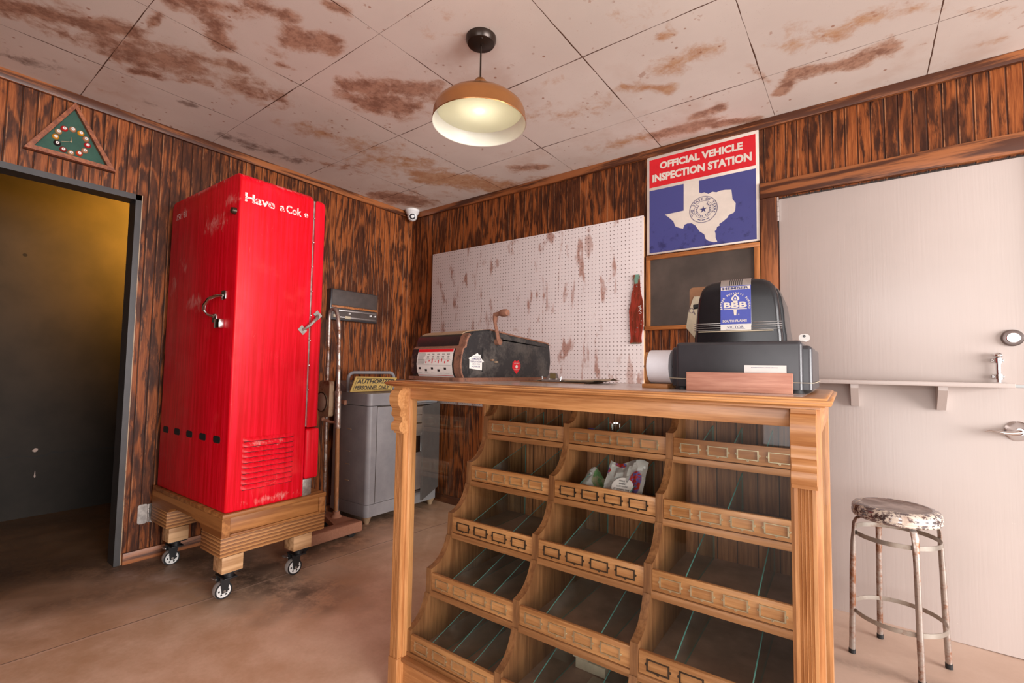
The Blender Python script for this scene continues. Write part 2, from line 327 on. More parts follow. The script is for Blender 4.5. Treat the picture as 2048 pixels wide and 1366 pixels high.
k = N('rusty_bottle_paint'); v = k.obj(); o = k.sep(v); nz = k.noise(k.map(v, (2.5, 1, .55)), 14, 5, .65); n2 = k.noise(v, 60, 4, .7)
c = k.mix(k.rng(nz, .40, .60), (.36, .045, .025), (.16, .028, .012))
tp = k.rng(o[2], .150, .162); c = k.mix(tp, c, k.mix(k.rng(nz, .45, .55), (.20, .40, .31), (.22, .06, .03)))
bt = k.rng(o[2], -.200, -.210); c = k.mix(k.m('MULTIPLY', bt, .7), c, k.mix(k.rng(n2, .4, .6), (.16, .32, .24), (.25, .10, .05)))
c = k.mix(k.rng(n2, .66, .72, 0, .7), c, (.60, .50, .44)); M['bottle'] = k.pr(c, .4, .2, k.bump(n2, .2, .003))

# ------------------------------------------------------------------ geometry helper
def frame(o, x, y):
    x = Vector(x).normalized(); y = Vector(y).normalized(); z = x.cross(y)
    return Matrix(((x.x, y.x, z.x, o[0]), (x.y, y.y, z.y, o[1]), (x.z, y.z, z.z, o[2]), (0, 0, 0, 1)))
class B:
    def __init__(s): s.bm = bmesh.new(); s.mi = 0
    def face(s, vs):
        try: f = s.bm.faces.new(vs)
        except ValueError: return None
        f.material_index = s.mi; return f
    def box(s, x0, x1, y0, y1, z0, z1, bev=0, seg=2):
        vs = [s.bm.verts.new(p) for p in ((x0, y0, z0), (x1, y0, z0), (x1, y1, z0), (x0, y1, z0), (x0, y0, z1), (x1, y0, z1), (x1, y1, z1), (x0, y1, z1))]
        fs = [s.face([vs[i] for i in q]) for q in ((0, 3, 2, 1), (4, 5, 6, 7), (0, 1, 5, 4), (1, 2, 6, 5), (2, 3, 7, 6), (3, 0, 4, 7))]
        if bev:
            es = list({e for f in fs for e in f.edges})
            bmesh.ops.bevel(s.bm, geom=es, offset=bev, segments=seg, profile=.5, affect='EDGES')
        return s
    def poly(s, pts, Mx, d0, d1=0):
        a = [s.bm.verts.new(Mx @ Vector((p[0], p[1], d0))) for p in pts]; b = [s.bm.verts.new(Mx @ Vector((p[0], p[1], d1))) for p in pts]
        n = len(pts)
        s.face(a); s.face(b[::-1])
        for i in range(n): s.face([a[i], b[i], b[(i + 1) % n], a[(i + 1) % n]])
        return s
    def ring(s, Mx, r0, r1, d0, d1, n=40, a0=0, a1=2 * PI):
        full = abs(a1 - a0 - 2 * PI) < 1e-6; m = n if full else n + 1; R = []
        for i in range(m):
            a = a0 + (a1 - a0) * i / n; c, q = math.cos(a), math.sin(a)
            R.append([s.bm.verts.new(Mx @ Vector((c * r, q * r, d))) for r, d in ((r0, d0), (r1, d0), (r1, d1), (r0, d1))])
        for i in range(n):
            u, w = R[i], R[(i + 1) % m]
            for j in range(4): s.face([u[j], u[(j + 1) % 4], w[(j + 1) % 4], w[j]])
        return s
    def lathe(s, prof, Mx=Matrix(), n=32, cap0=True, cap1=True):
        R = []
        for r, z in prof: R.append([s.bm.verts.new(Mx @ Vector((r * math.cos(2 * PI * i / n), r * math.sin(2 * PI * i / n), z))) for i in range(n)])
        for a, b in zip(R, R[1:]):
            for i in range(n): s.face([a[i], a[(i + 1) % n], b[(i + 1) % n], b[i]])
        if cap0: s.face(R[0][::-1])
        if cap1: s.face(R[-1])
        return s
    def cyl(s, p0, p1, r0, r1=None, n=20, caps=True):
        p0, p1 = Vector(p0), Vector(p1); d = p1 - p0; q = d.to_track_quat('Z', 'Y').to_matrix().to_4x4(); q.translation = p0
        return s.lathe([(r0, 0), (r0 if r1 is None else r1, d.length)], q, n, caps, caps)
    def tube(s, pts, r, n=10, closed=False, flat=None):
        pts = [Vector(p) for p in pts]; L = len(pts); R = []; ref = None
        for i, p in enumerate(pts):
            if closed: t = pts[(i + 1) % L] - pts[i - 1]
            else: t = pts[min(i + 1, L - 1)] - pts[max(i - 1, 0)]
            t.normalize()
            if ref is None: ref = Vector((0, 0, 1)) if abs(t.z) < .9 else Vector((1, 0, 0))
            a = (ref - t * ref.dot(t)).normalized(); b = t.cross(a); ref = a
            rr = r[i] if isinstance(r, (list, tuple)) else r; fl = flat[i] if flat else 1
            R.append([s.bm.verts.new(p + a * math.cos(2 * PI * j / n) * rr * fl + b * math.sin(2 * PI * j / n) * rr) for j in range(n)])
        for i in range(L if closed else L - 1):
            u, w = R[i], R[(i + 1) % L]
            for j in range(n): s.face([u[j], u[(j + 1) % n], w[(j + 1) % n], w[j]])
        if not closed: s.face(R[0][::-1]); s.face(R[-1])
        return s
    def sphere(s, c, r, n=16, sc=(1, 1, 1)):
        m = Matrix.Translation(c) @ Matrix.Diagonal((*[r * q for q in sc], 1))
        bmesh.ops.create_uvsphere(s.bm, u_segments=n, v_segments=max(8, n // 2), radius=1, matrix=m); return s
    def text(s, body, Mx, w=None, h=None, bold=0.0, shear=0.0, ext=.0004, center=False):
        c = bpy.data.curves.new('t', 'FONT'); c.body = body; c.size = 1; c.shear = shear; c.offset = bold; c.resolution_u = 3
        o = bpy.data.objects.new('t', c); me = bpy.data.meshes.new_from_object(o)
        xs = [v.co.x for v in me.vertices]; ys = [v.co.y for v in me.vertices]
        if xs:
            x0, x1, y0, y1 = min(xs), max(xs), min(ys), max(ys); bw, bh = max(x1 - x0, 1e-6), max(y1 - y0, 1e-6)
            sy = h / bh if h else w / bw; sx = w / bw if w else sy
            ox = -.5 * bw * sx if center else 0; oy = -.5 * bh * sy if center else 0
            top = [s.bm.verts.new(Mx @ Vector(((v.co.x - x0) * sx + ox, (v.co.y - y0) * sy + oy, ext))) for v in me.vertices]
            for p in me.polygons: s.face([top[i] for i in p.vertices])
        bpy.data.objects.remove(o); bpy.data.curves.remove(c); bpy.data.meshes.remove(me); return s
    def arctext(s, body, Mx, r, a_mid, span, h, bold=.02, ext=.0006, flip=False):
        n = len(body)
        for i, ch in enumerate(body):
            if ch == ' ': continue
            a = a_mid + span * (.5 - i / (n - 1)) * (-1 if flip else 1)
            rot = a - PI / 2 + (PI if flip else 0)
            m = Mx @ Matrix.Translation((r * math.cos(a), r * math.sin(a), 0)) @ Matrix.Rotation(rot, 4, 'Z')
            s.text(ch, m, None, h if ch not in '.,' else h * .2, bold, 0, ext, True)
        return s
    def shift(s, off):
        bmesh.ops.translate(s.bm, verts=s.bm.verts, vec=-Vector(off)); return s
    def build(s, name, mat, parent=None, off=None, smooth=35, label=None, recalc=True):
        if off is not None: s.shift(off)
        if recalc: bmesh.ops.recalc_face_normals(s.bm, faces=s.bm.faces)
        me = bpy.data.meshes.new(name); s.bm.to_mesh(me); s.bm.free()
        for m_ in (mat if isinstance(mat, (list, tuple)) else [mat]): me.materials.append(m_)
        if smooth:
            me.polygons.foreach_set('use_smooth', [True] * len(me.polygons)); me.set_sharp_from_angle(angle=math.radians(smooth))
        o = bpy.data.objects.new(name, me); COL.objects.link(o)
        if parent: o.parent = parent
        if label: o['label'] = label
        return o
class T:
    """a thing: an Empty at its base; parts are given in the working frame whose point org sits at the Empty"""
    def __init__(s, name, label, cat, loc, rot=0.0, org=None, group=None, kind=None):
        s.e = bpy.data.objects.new(name, None); COL.objects.link(s.e); s.e.empty_display_size = .05
        s.e.location = loc; s.e.rotation_euler = (0, 0, rot); s.org = Vector(loc if org is None else org)
        s.e['label'] = label; s.e['category'] = cat
        if group: s.e['group'] = group
        if kind: s.e['kind'] = kind
    def part(s, b, name, mat, sub=None, label=None, smooth=35): return b.build(name, mat, sub or s.e, s.org, smooth, label)
def struct(b, name, mat, label, cat, smooth=35):
    o = b.build(name, mat, None, None, smooth); o['kind'] = 'structure'; o['label'] = label; o['category'] = cat; return o
def single(b, name, mat, label, cat, loc, smooth=35, rot=0.0, org=None):
    o = b.build(name, mat, None, loc if org is None else org, smooth); o.location = loc; o.rotation_euler = (0, 0, rot); o['label'] = label; o['category'] = cat; return o
def arc(c, r, a0, a1, n): return [(c[0] + r * math.cos(math.radians(a0 + (a1 - a0) * i / n)), c[1] + r * math.sin(math.radians(a0 + (a1 - a0) * i / n))) for i in range(n + 1)]
def rrect(x0, x1, y0, y1, r, n=4):
    return arc((x1 - r, y0 + r), r, -90, 0, n) + arc((x1 - r, y1 - r), r, 0, 90, n) + arc((x0 + r, y1 - r), r, 90, 180, n) + arc((x0 + r, y0 + r), r, 180, 270, n)
BACK = lambda x, z, y=0: frame((x, y, z), (1, 0, 0), (0, 0, 1))      # plane facing -y
LEFT = lambda y, z, x=0: frame((x, y, z), (0, 1, 0), (0, 0, 1))      # plane facing +x
def flz(x): return -.0125 * x

# ------------------------------------------------------------------ the room
def seg_d(px, py, a, b, c, d):
    vx, vy = c - a, d - b; L = vx * vx + vy * vy
    t = 0 if L < 1e-9 else max(0, min(1, ((px - a) * vx + (py - b) * vy) / L)); return math.hypot(px - a - t * vx, py - b - t * vy)
def grid(x0, x1, y0, y1, step, zf, stains, names):
    nx, ny = int((x1 - x0) / step), int((y1 - y0) / step); b = B()
    vs = [[b.bm.verts.new((x0 + (x1 - x0) * i / nx, y0 + (y1 - y0) * j / ny, zf(x0 + (x1 - x0) * i / nx))) for j in range(ny + 1)] for i in range(nx + 1)]
    for i in range(nx):
        for j in range(ny): b.face([vs[i][j], vs[i + 1][j], vs[i + 1][j + 1], vs[i][j + 1]])
    b.bm.verts.index_update(); vals = [[0.0] * len(b.bm.verts) for _ in names]
    for (a, c, d, e, w, st, k_) in stains:
        w *= 1.12; R = w * 1.7 + .03
        i0, i1 = max(0, int((min(a, d) - R - x0) / step)), min(nx, int((max(a, d) + R - x0) / step) + 2)
        j0, j1 = max(0, int((min(c, e) - R - y0) / step)), min(ny, int((max(c, e) + R - y0) / step) + 2)
        for i in range(i0, i1 + 1):
            for j in range(j0, j1 + 1):
                if i > nx or j > ny: continue
                v = vs[i][j]; q = seg_d(v.co.x, v.co.y, a, c, d, e)
                q *= 1 + .55 * mnoise.noise(Vector((v.co.x * 9 + a * 7, v.co.y * 9, 1.7)))
                f = max(0.0, 1 - q / (w * 1.25)) * st
                if f > vals[k_][v.index]: vals[k_][v.index] = f
    return b, vals
STAINS = [(0.57, -2.58, 0.8, -2.24, 0.08, 0.9, 0), (0.14, -2.53, 0.22, -2.39, 0.09, 0.55, 2), (0.65, -2.21, 0.74, -2.02, 0.14, 0.9, 0), (1.18, -2.08, 1.04, -1.99, 0.06, 0.85, 0), (0.85, -2.01, 0.91, -1.88, 0.06, 0.8, 0), (1.33, -1.82, 1.39, -1.72, 0.08, 1.1, 0), (0.49, -2.14, 0.53, -2.08, 0.04, 0.8, 0), (0.9, -2.2, 1.02, -2.2, 0.02, 0.7, 0), (0.61, -1.99, 0.68, -1.9, 0.05, 0.7, 0), (0.77, -1.81, 0.8, -1.69, 0.11, 0.75, 0), (0.19, -2.04, 0.22, -1.98, 0.05, 0.6, 2), (0.38, -1.9, 0.39, -1.85, 0.04, 0.8, 2), (1.23, -1.48, 1.51, -1.25, 0.08, 1.0, 0), (1.19, -1.33, 1.27, -1.22, 0.11, 1.0, 0), (1.14, -1.46, 1.15, -1.39, 0.06, 0.8, 0), (0.64, -1.41, 0.77, -1.1, 0.12, 0.6, 1), (0.18, -1.61, 0.2, -1.2, 0.1, 0.65, 2), (0.66, -0.93, 0.8, -0.69, 0.26, 0.65, 1), (0.72, -0.53, 1.03, -0.06, 0.17, 1.2, 1), (0.16, -0.44, 0.25, -0.2, 0.15, 1.1, 0), (1.37, -2.02, 1.42, -1.91, 0.06, 0.75, 0), (1.6, -1.85, 1.63, -1.79, 0.03, 0.8, 0), (2.51, -0.75, 2.73, -0.76, 0.08, 0.8, 1), (2.3, -0.72, 2.48, -0.57, 0.05, 0.75, 1), (2.56, -0.95, 2.61, -0.94, 0.03, 0.7, 1), (3.02, -0.59, 3.17, -0.57, 0.11, 0.6, 1), (3.19, -0.61, 3.38, -0.55, 0.06, 0.6, 1), (2.9, -0.24, 2.98, -0.38, 0.04, 1.1, 0), (3.0, -0.36, 3.18, -0.32, 0.05, 1.1, 0), (3.16, -0.31, 3.3, -0.35, 0.06, 0.9, 0), (2.52, -0.25, 2.64, -0.28, 0.05, 0.8, 0), (2.3, -0.16, 2.54, -0.15, 0.07, 1.0, 0), (2.57, -0.1, 2.76, -0.04, 0.04, 1.0, 0), (1.84, -0.74, 2.13, -0.62, 0.14, 0.4, 1), (1.87, -0.22, 2.2, -0.18, 0.1, 0.55, 1), (1.34, -0.26, 1.49, -0.17, 0.07, 0.8, 0), (1.81, -1.51, 1.89, -1.44, 0.04, 0.5, 1), (1.09, -0.01, 1.44, -0.0, 0.07, 0.6, 0), (1.14, -2.2, 1.31, -2.03, 0.05, 0.7, 0), (1.1, -1.77, 1.12, -1.71, 0.03, 0.7, 0), (1.16, -1.89, 1.17, -1.8, 0.04, 0.4, 0), (0.54, -2.44, 0.61, -2.24, 0.08, 0.5, 0), (2.82, -0.55, 2.9, -0.26, 0.02, 0.5, 0), (2.47, -1.19, 2.61, -1.03, 0.07, 0.35, 1), (3.46, -0.49, 3.7, -0.29, 0.05, 0.35, 1), (3.61, -0.15, 3.68, -0.15, 0.03, 0.6, 1), (0.43, -0.95, 0.51, -0.84, 0.08, 0.3, 0), (0.28, -1.15, 0.39, -0.83, 0.07, 0.4, 0), (1.36, -1.01, 1.4, -0.85, 0.1, 0.35, 1), (1.85, -0.95, 2.1, -0.97, 0.07, 0.25, 1), (1.94, -1.54, 2.12, -1.45, 0.06, 0.2, 1), (0.16, -2.19, 0.19, -2.14, 0.03, 0.4, 0)]
def with_attrs(b, vals, names, name, mat, label, cat):
    o = struct(b, name, mat, label, cat, 0)
    for n_, vv in zip(names, vals):
        a = o.data.attributes.new(n_, 'FLOAT', 'POINT'); a.data.foreach_set('value', vv)
    return o
names = ('stain_brown', 'stain_orange', 'stain_grey')
b, vals = grid(0, 5.0, -3.9, 0, .014, lambda x: 2.44, STAINS, names)
o = with_attrs(b, vals, names, 'ceiling', M['ceiling'], 'white fibreboard ceiling blotched with brown water stains', 'ceiling')
o.data.flip_normals()
FST = [(-.2, -1.77, 1.05, -1.5, .20, .9, 0), (-.30, -2.36, .11, -1.86, .25, .9, 0), (.26, -2.33, .37, -2.0, .14, .6, 0), (-1.2, -2.2, -1.0, -1.7, .15, .5, 0), (.16, -1.97, .60, -1.75, .05, .9, 1), (.45, -.9, .4, -.3, .22, .8, 0), (.6, -1.5, .62, -.95, .16, .9, 0), (.25, -1.6, .7, -1.6, .22, 1.0, 0), (.55, -2.05, .66, -1.85, .05, .7, 1), (3.0, -.5, 3.6, -.4, .05, .4, 0)]
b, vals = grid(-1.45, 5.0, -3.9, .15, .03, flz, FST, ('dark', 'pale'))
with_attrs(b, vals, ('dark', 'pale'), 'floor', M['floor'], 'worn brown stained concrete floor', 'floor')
# left wall with a doorway (y < -1.96, z < 2.0)
b = B(); b.box(-.1, 0, -1.96, .1, -.03, 2.44); b.box(-.1, 0, -3.9, -1.96, 2.003, 2.44); b.box(-.1, 0, -3.9, -2.86, -.03, 2.003)
struct(b, 'wall_left', M['panel_left'], 'dark burnt-grain panelled wall with open doorway', 'wall', 0)
# back wall with a door opening
DX0, DX1, DZ = 2.858, 3.775, 2.0
b = B(); b.box(-.1, DX0, 0, .1, -.06, 2.44); b.box(DX0, DX1, 0, .1, DZ, 2.44); b.box(DX1, 5, 0, .1, -.08, 2.44)
struct(b, 'wall_back', M['panel_back'], 'dark burnt-grain panelled wall behind the counter', 'wall', 0)
b = B(); b.box(0, 2.35, -3.78, -3.66, -.04, 2.44); struct(b, 'wall_front_blocker', M['panel_back'], 'unseen panelled wall added behind the viewer to block light', 'wall', 0)  # out of view, added to block ambient light from the viewer's side
b = B(); b.box(-1.48, -1.38, -3.9, -.3, -.03, 2.5); struct(b, 'wall_hall', M['hall'], 'charcoal painted wall seen through the doorway', 'wall', 0)
b = B(); b.box(-1.48, -.1, -.3, -.2, -.03, 2.5); b.box(-1.48, -.1, -3.9, -3.8, -.03, 2.5); struct(b, 'wall_hall_end', M['hall'], 'unseen charcoal end walls added to keep the passage dark', 'wall', 0)  # out of view, added to keep ambient light out of the passage
b = B(); b.box(-1.48, -.1, -3.9, -.2, 2.46, 2.5); struct(b, 'ceiling_hall', M['hall'], 'unseen ceiling added to keep the passage dark', 'ceiling', 0)  # out of view, closes the passage against ambient light from above
b = B(); b.box(-.104, .004, -1.985, -1.958, flz(0) - .02, 2.005); b.box(-.104, .004, -2.86, -1.958, 1.975, 2.005); b.box(-.104, .004, -2.86, -2.833, -.02, 1.975)
struct(b, 'trim_1', M['jamb'], 'charcoal lining board of the open doorway', 'door frame', 0)
b = B(); b.box(0, .004, -1.958, -1.954, 0, 2.005); struct(b, 'trim_2', M['tanmetal'], 'thin pale edge strip beside the charcoal doorway lining', 'trim', 0)
b = B(); b.box(0, .02, -3.9, 0, 2.39, 2.44, .003); struct(b, 'trim_3', M['trim_y'], 'dark stained cornice strip along the left wall', 'trim')
b = B(); b.box(.02, 5, -.02, 0, 2.39, 2.44, .003); struct(b, 'trim_4', M['trim_x'], 'dark stained cornice strip along the back wall', 'trim')
b = B(); b.box(0, .014, -1.95, -.014, -.01, .06, .002); struct(b, 'baseboard_left', M['trim_y'], 'low stained baseboard on the left wall', 'baseboard')
b = B(); b.box(0, 2.775, -.014, 0, -.04, .055, .002); struct(b, 'baseboard_back', M['trim_x'], 'low stained baseboard on the back wall', 'baseboard')
b = B(); b.box(2.776, 3.90, -.022, .02, 2.004, 2.090, .003); struct(b, 'trim_5', M['trim_x'], 'orange-brown grained header board over the beige door', 'trim')
b = B(); b.box(2.776, DX0 - .004, -.020, .02, -.05, 2.003, .003); struct(b, 'trim_6', M['trim_z'], 'stained casing board on the hinge side of the beige door', 'trim')
b = B(); b.box(DX1 + .004, 3.86, -.020, .02, -.06, 2.003, .003); struct(b, 'trim_7', M['trim_z'], 'stained casing board on the latch side of the beige door', 'trim')

# the dutch door
D = T('door_1', 'beige painted two-part door with a narrow shelf across it', 'door', (DX0, -.002, flz(3.3)), kind='structure')
b = B(); b.box(DX0 + .003, DX1 - .003, -.004, .04, 1.046, DZ - .010, .002); up = D.part(b, 'upper_leaf', M['doorpaint'])
b = B(); b.box(DX0 + .003, DX1 - .003, -.004, .04, flz(3.6) + .002, 1.034, .002); lo = D.part(b, 'lower_leaf', M['doorpaint'])
b = B(); b.box(DX0 + .02, 3.676, -.125, -.004, 1.034, 1.0525, .002); sh = D.part(b, 'shelf', M['doorpaint'])
for bx in (3.150, 3.452):
    b = B(); b.poly([(0, 0), (-.10, 0), (-.10, -.018), (-.02, -.105), (0, -.105)], frame((bx, -.004, 1.034), (0, 1, 0), (0, 0, 1)), 0, .030); D.part(b, 'shelf_bracket', M['doorpaint'], sh)
for z0 in (1.872, .12):
    b = B()
    for i in range(5): b.cyl((DX0 - .001, -.010, z0 + i * .0258), (DX0 - .001, -.010, z0 + i * .0258 + .0245), .0072, n=14)
    D.part(b, 'hinge', M['chrome'], up if z0 > 1 else lo)
Q = frame((3.694, -.004, 1.238), (1, 0, 0), (0, 0, 1))
b = B(); b.lathe([(.034, 0), (.034, .008), (.030, .014), (.021, .016)], Q, 32); lk = D.part(b, 'deadbolt', plain('aged_nickel', (.20, .16, .15), .35, .9), up)
b = B(); b.lathe([(.021, .0155), (.021, .019), (.019, .0205)], Q, 28); b.lathe([(.0085, .0205), (.008, .0225)], Q, 16); b.box(3.6885, 3.6995, -.0275, -.0262, 1.232, 1.2345); D.part(b, 'lock_face', M['chrome'], up)
b = B(); b.tube([(3.647, -.022, 1.055), (3.647, -.022, 1.155)], .0075, 14); b.sphere((3.647, -.024, 1.166), .0145, 16, (1, 1, .8))
for zz in (1.067, 1.135):
    b.cyl((3.647, -.022, zz), (3.647, -.022, zz + .020), .0125, n=16); b.box(3.628, 3.666, -.008, -.003, zz + .003, zz + .017, .002)
    for sx_ in (-1, 1): b.sphere((3.647 + sx_ * .0145, -.009, zz + .010), .0028, 8)
D.part(b, 'barrel_bolt', M['chrome'], up)
Q = frame((3.697, -.004, .858), (1, 0, 0), (0, 0, 1))
b = B(); b.lathe([(.040, 0), (.040, .003), (.036, .007), (.020, .026), (.016, .040), (.014, .042)], Q, 32)
pts = [(3.697, -.044, .856), (3.69, -.052, .855), (3.672, -.055, .851), (3.650, -.054, .852), (3.630, -.051, .857), (3.612, -.048, .858), (3.596, -.045, .853)]
b.tube(pts, [.011, .012, .0105, .0085, .0075, .0065, .003], 12, flat=[1, 1, .9, .8, .7, .6, .5])
D.part(b, 'lever_handle', M['chrome'], lo)

# ------------------------------------------------------------------ pendant lamp
LX, LY = 1.961, -1.372
L = T('pendant_lamp', 'copper dome pendant lamp hanging from the stained ceiling', 'lamp', (LX, LY, 2.44))
Q = Matrix.Translation((LX, LY, 0))
b = B(); b.lathe([(.062, 2.44), (.062, 2.425), (.055, 2.412), (.030, 2.404), (.010, 2.402)], Q, 40); b.sphere((LX + .03, LY - .03, 2.409), .003, 8); L.part(b, 'canopy', M['bronzecan'])
b = B(); b.tube([(LX, LY, 2.405), (LX, LY, 2.26)], .0036, 8); L.part(b, 'cord', M['bronzecan'])
b = B(); out = [(.006, 2.268), (.016, 2.264), (.026, 2.252), (.032, 2.230), (.036, 2.200), (.070, 2.196), (.110, 2.184), (.150, 2.164), (.178, 2.138), (.187, 2.115), (.190, 2.078), (.192, 2.075), (.1905, 2.072)]
b.lathe(out, Q, 64, True, False); sh = L.part(b, 'lamp_shade', M['copper'])
b = B(); inn = [(.1905, 2.072), (.188, 2.074), (.185, 2.112), (.172, 2.132), (.145, 2.155), (.108, 2.174), (.07, 2.186), (.034, 2.190), (.02, 2.19)]
b.lathe(inn, Q, 64, False, True); L.part(b, 'reflector', M['lampwhite'], sh)
k = N('lit_bulb'); kk = k.pr((1, 1, 1), .4, emit=(1, .96, .86), estr=12); M['bulb'] = kk
b = B(); b.lathe([(.010, 2.189), (.012, 2.180), (.020, 2.168), (.024, 2.158), (.020, 2.148), (.010, 2.142), (.002, 2.141)], Q, 24); L.part(b, 'bulb', M['bulb'])
k = N('frosted_diffuser'); t_ = k.n('ShaderNodeBsdfTranslucent'); t_.inputs[0].default_value = (.85, .84, .76, 1); d_ = k.n('ShaderNodeBsdfDiffuse'); d_.inputs[0].default_value = (.72, .70, .62, 1)
mx = k.n('ShaderNodeMixShader'); mx.inputs[0].default_value = .5; k.put(mx.inputs[1], t_.outputs[0]); k.put(mx.inputs[2], d_.outputs[0]); k.t.links.new(mx.outputs[0], k.out.inputs[0])
b = B(); b.lathe([(.002, 2.1285), (.10, 2.1265), (.1755, 2.1275), (.1755, 2.1290), (.10, 2.1280), (.002, 2.1300)], Q, 48); L.part(b, 'diffuser', k.mat)
pl = bpy.data.lights.new('lamp_light', 'POINT'); pl.energy = 8.0; pl.color = (1, .93, .80); pl.shadow_soft_size = .024
po = bpy.data.objects.new('lamp_light', pl); COL.objects.link(po); po.location = (0, 0, 2.160 - 2.44); po.parent = L.e
# warm lamp out of sight up the passage
hl = bpy.data.lights.new('hall_light', 'SPOT'); hl.energy = 420; hl.color = (1, .45, .05); hl.shadow_soft_size = .06; hl.spot_size = math.radians(110); hl.spot_blend = 1.0
ho = bpy.data.objects.new('hall_light', hl); COL.objects.link(ho); ho.location = (-.62, -1.22, 2.30)
ho.rotation_euler = (Vector((-1.38, -1.50, 2.12)) - Vector((-.62, -1.22, 2.30))).to_track_quat('-Z', 'Y').to_euler()

# ------------------------------------------------------------------ ceiling camera
Cc = T('security_camera', 'white turret security camera in the ceiling corner', 'camera', (.082, -.082, 2.44))
Q = Matrix.Translation((.082, -.082, 0))
b = B(); b.lathe([(.060, 2.44), (.060, 2.422), (.054, 2.414), (.048, 2.400), (.040, 2.392)], Q, 32); Cc.part(b, 'mount', M['camwhite'])
b = B(); b.sphere((.082, -.082, 2.384), .043, 28); ball = Cc.part(b, 'turret', M['camwhite'])
dd = (Vector((3.0, -2.4, 1.2)) - Vector((.082, -.082, 2.384))).normalized(); q = dd.to_track_quat('Z', 'Y').to_matrix().to_4x4(); q.translation = Vector((.082, -.082, 2.384))
b = B(); b.lathe([(.031, .026), (.031, .036), (.027, .037)], q, 28); Cc.part(b, 'lens_ring', M['camwhite'], ball)
b = B(); b.lathe([(.027, .0362), (.022, .0395), (.010, .041), (.002, .0415)], q, 24); Cc.part(b, 'lens', M['black_enamel'], ball)

# ------------------------------------------------------------------ triangle pool-ball clock (left wall)
K = T('wall_clock', 'triangular rack clock with pool balls on green felt', 'clock', (0, -2.258, 2.10))
OT, OL, OR_ = (-2.259, 2.384), (-2.428, 2.090), (-2.086, 2.086)
IT, IL, IR = (-2.258, 2.352), (-2.394, 2.110), (-2.121, 2.107)
b = B(); b.poly([OT, OL, OR_], LEFT(0, 0), .002, .016); K.part(b, 'felt_board', M['felt'])
for p0, p1, q0, q1 in ((OT, OL, IT, IL), (OL, OR_, IL, IR), (OR_, OT, IR, IT)):
    b = B(); b.poly([p0, p1, q1, q0], LEFT(0, 0), 0, .042); K.part(b, 'frame_rail', M['mahogany'])
BALLS = [(-2.291, 2.241), (-2.26, 2.25), (-2.229, 2.243), (-2.208, 2.221), (-2.201, 2.191), (-2.21, 2.159), (-2.23, 2.137), (-2.261, 2.128), (-2.29, 2.135), (-2.313, 2.158), (-2.32, 2.188), (-2.311, 2.218)]
BC = [(.45, .02, .02), (.42, .20, .11), (.62, .26, .02), (.40, .19, .10), (.42, .02, .025), (.40, .20, .11), (.55, .06, .02), (.42, .22, .11), (.24, .025, .02), (.02, .015, .015), (.58, .25, .03), (.38, .22, .10)]
BN = ['11', '12', '1', '2', '3', '4', '5', '6', '7', '8', '9', '10']
for (y_, z_), c_, t_ in zip(BALLS, BC, BN):
    b = B(); b.sphere((.016, y_, z_), .0145, 16, (.85, 1, 1)); bo = K.part(b, 'ball', plain('pool_ball_%s' % t_, c_, .25, var=.05))
    b = B(); b.lathe([(.0072, .0285 - .006), (.0068, .0290)], LEFT(y_, z_), 16); b.mi = 1; b.text(t_, LEFT(y_, z_, .0286), None, .0058, .03, 0, .0010, True); K.part(b, 'number_disc', [M['white'], M['signblack']], bo)
b = B(); b.cyl((.016, -2.263, 2.184), (.024, -2.263, 2.184), .004, n=12); b.tube([(.021, -2.263, 2.184), (.021, -2.299, 2.172)], .0014, 6); b.tube([(.023, -2.263, 2.184), (.023, -2.262, 2.207)], .0016, 6); K.part(b, 'hands', M['brass'])

# loose hinge plate on left wall near the floor
b = B(); b.poly(rrect(-1.893, -1.848, .195, .300, .012), LEFT(0, 0), 0, .003); b.poly(rrect(-1.842, -1.818, .195, .300, .010), LEFT(0, 0), .002, .005)
for i in range(4): b.cyl((.006, -1.845, .199 + i * .0255), (.006, -1.845, .222 + i * .0255), .005, n=10)
for z_ in (.212, .250, .285): b.cyl((.003, -1.872, z_), (.0042, -1.872, z_), .004, n=10)
single(b, 'butt_hinge', M['steel'], 'loose steel hinge plate on the panelling beside the doorway', 'hinge', (0, -1.855, .25))

# ------------------------------------------------------------------ intercom on the left wall
R_ = T('wall_radio', 'dark wall radio panel with silver strips above grey cabinet', 'radio', (0, -.602, 1.42))
b = B(); b.box(0, .052, -.812, -.398, 1.420, 1.652, .004); R_.part(b, 'case', M['black_enamel'])
b = B(); b.box(.052, .058, -.804, -.404, 1.530, 1.647, .002); R_.part(b, 'speaker_grille', M['radiogrille'])
b = B(); b.box(.052, .060, -.806, -.402, 1.512, 1.529, .002); R_.part(b, 'wood_strip', M['orangewood_x'])
b = B(); b.box(.052, .055, -.800, -.406, 1.432, 1.508, .001); R_.part(b, 'tuner_panel', M['radiogrille'])
b = B(); b.box(.055, .058, -.745, -.412, 1.490, 1.501, .001); b.box(.055, .058, -.745, -.412, 1.440, 1.450, .001); b.box(.055, .057, -.800, -.797, 1.432, 1.508); b.box(.055, .057, -.409, -.406, 1.432, 1.508); R_.part(b, 'silver_strip', M['aluminium'])
for y_ in (-.658, -.466, -.425):
    b = B(); b.cyl((.055, y_, 1.475), (.070, y_, 1.475), .0075, .0065, 14); R_.part(b, 'knob', M['camwhite'])
for y0, y1, z0, z1 in ((-.692, -.643, 1.434, 1.455), (-.790, -.750, 1.440, 1.460)):
    b = B(); b.box(.055, .0592, y0, y1, z0, z1, .0005); R_.part(b, 'paper_label', M['oldpaper'])

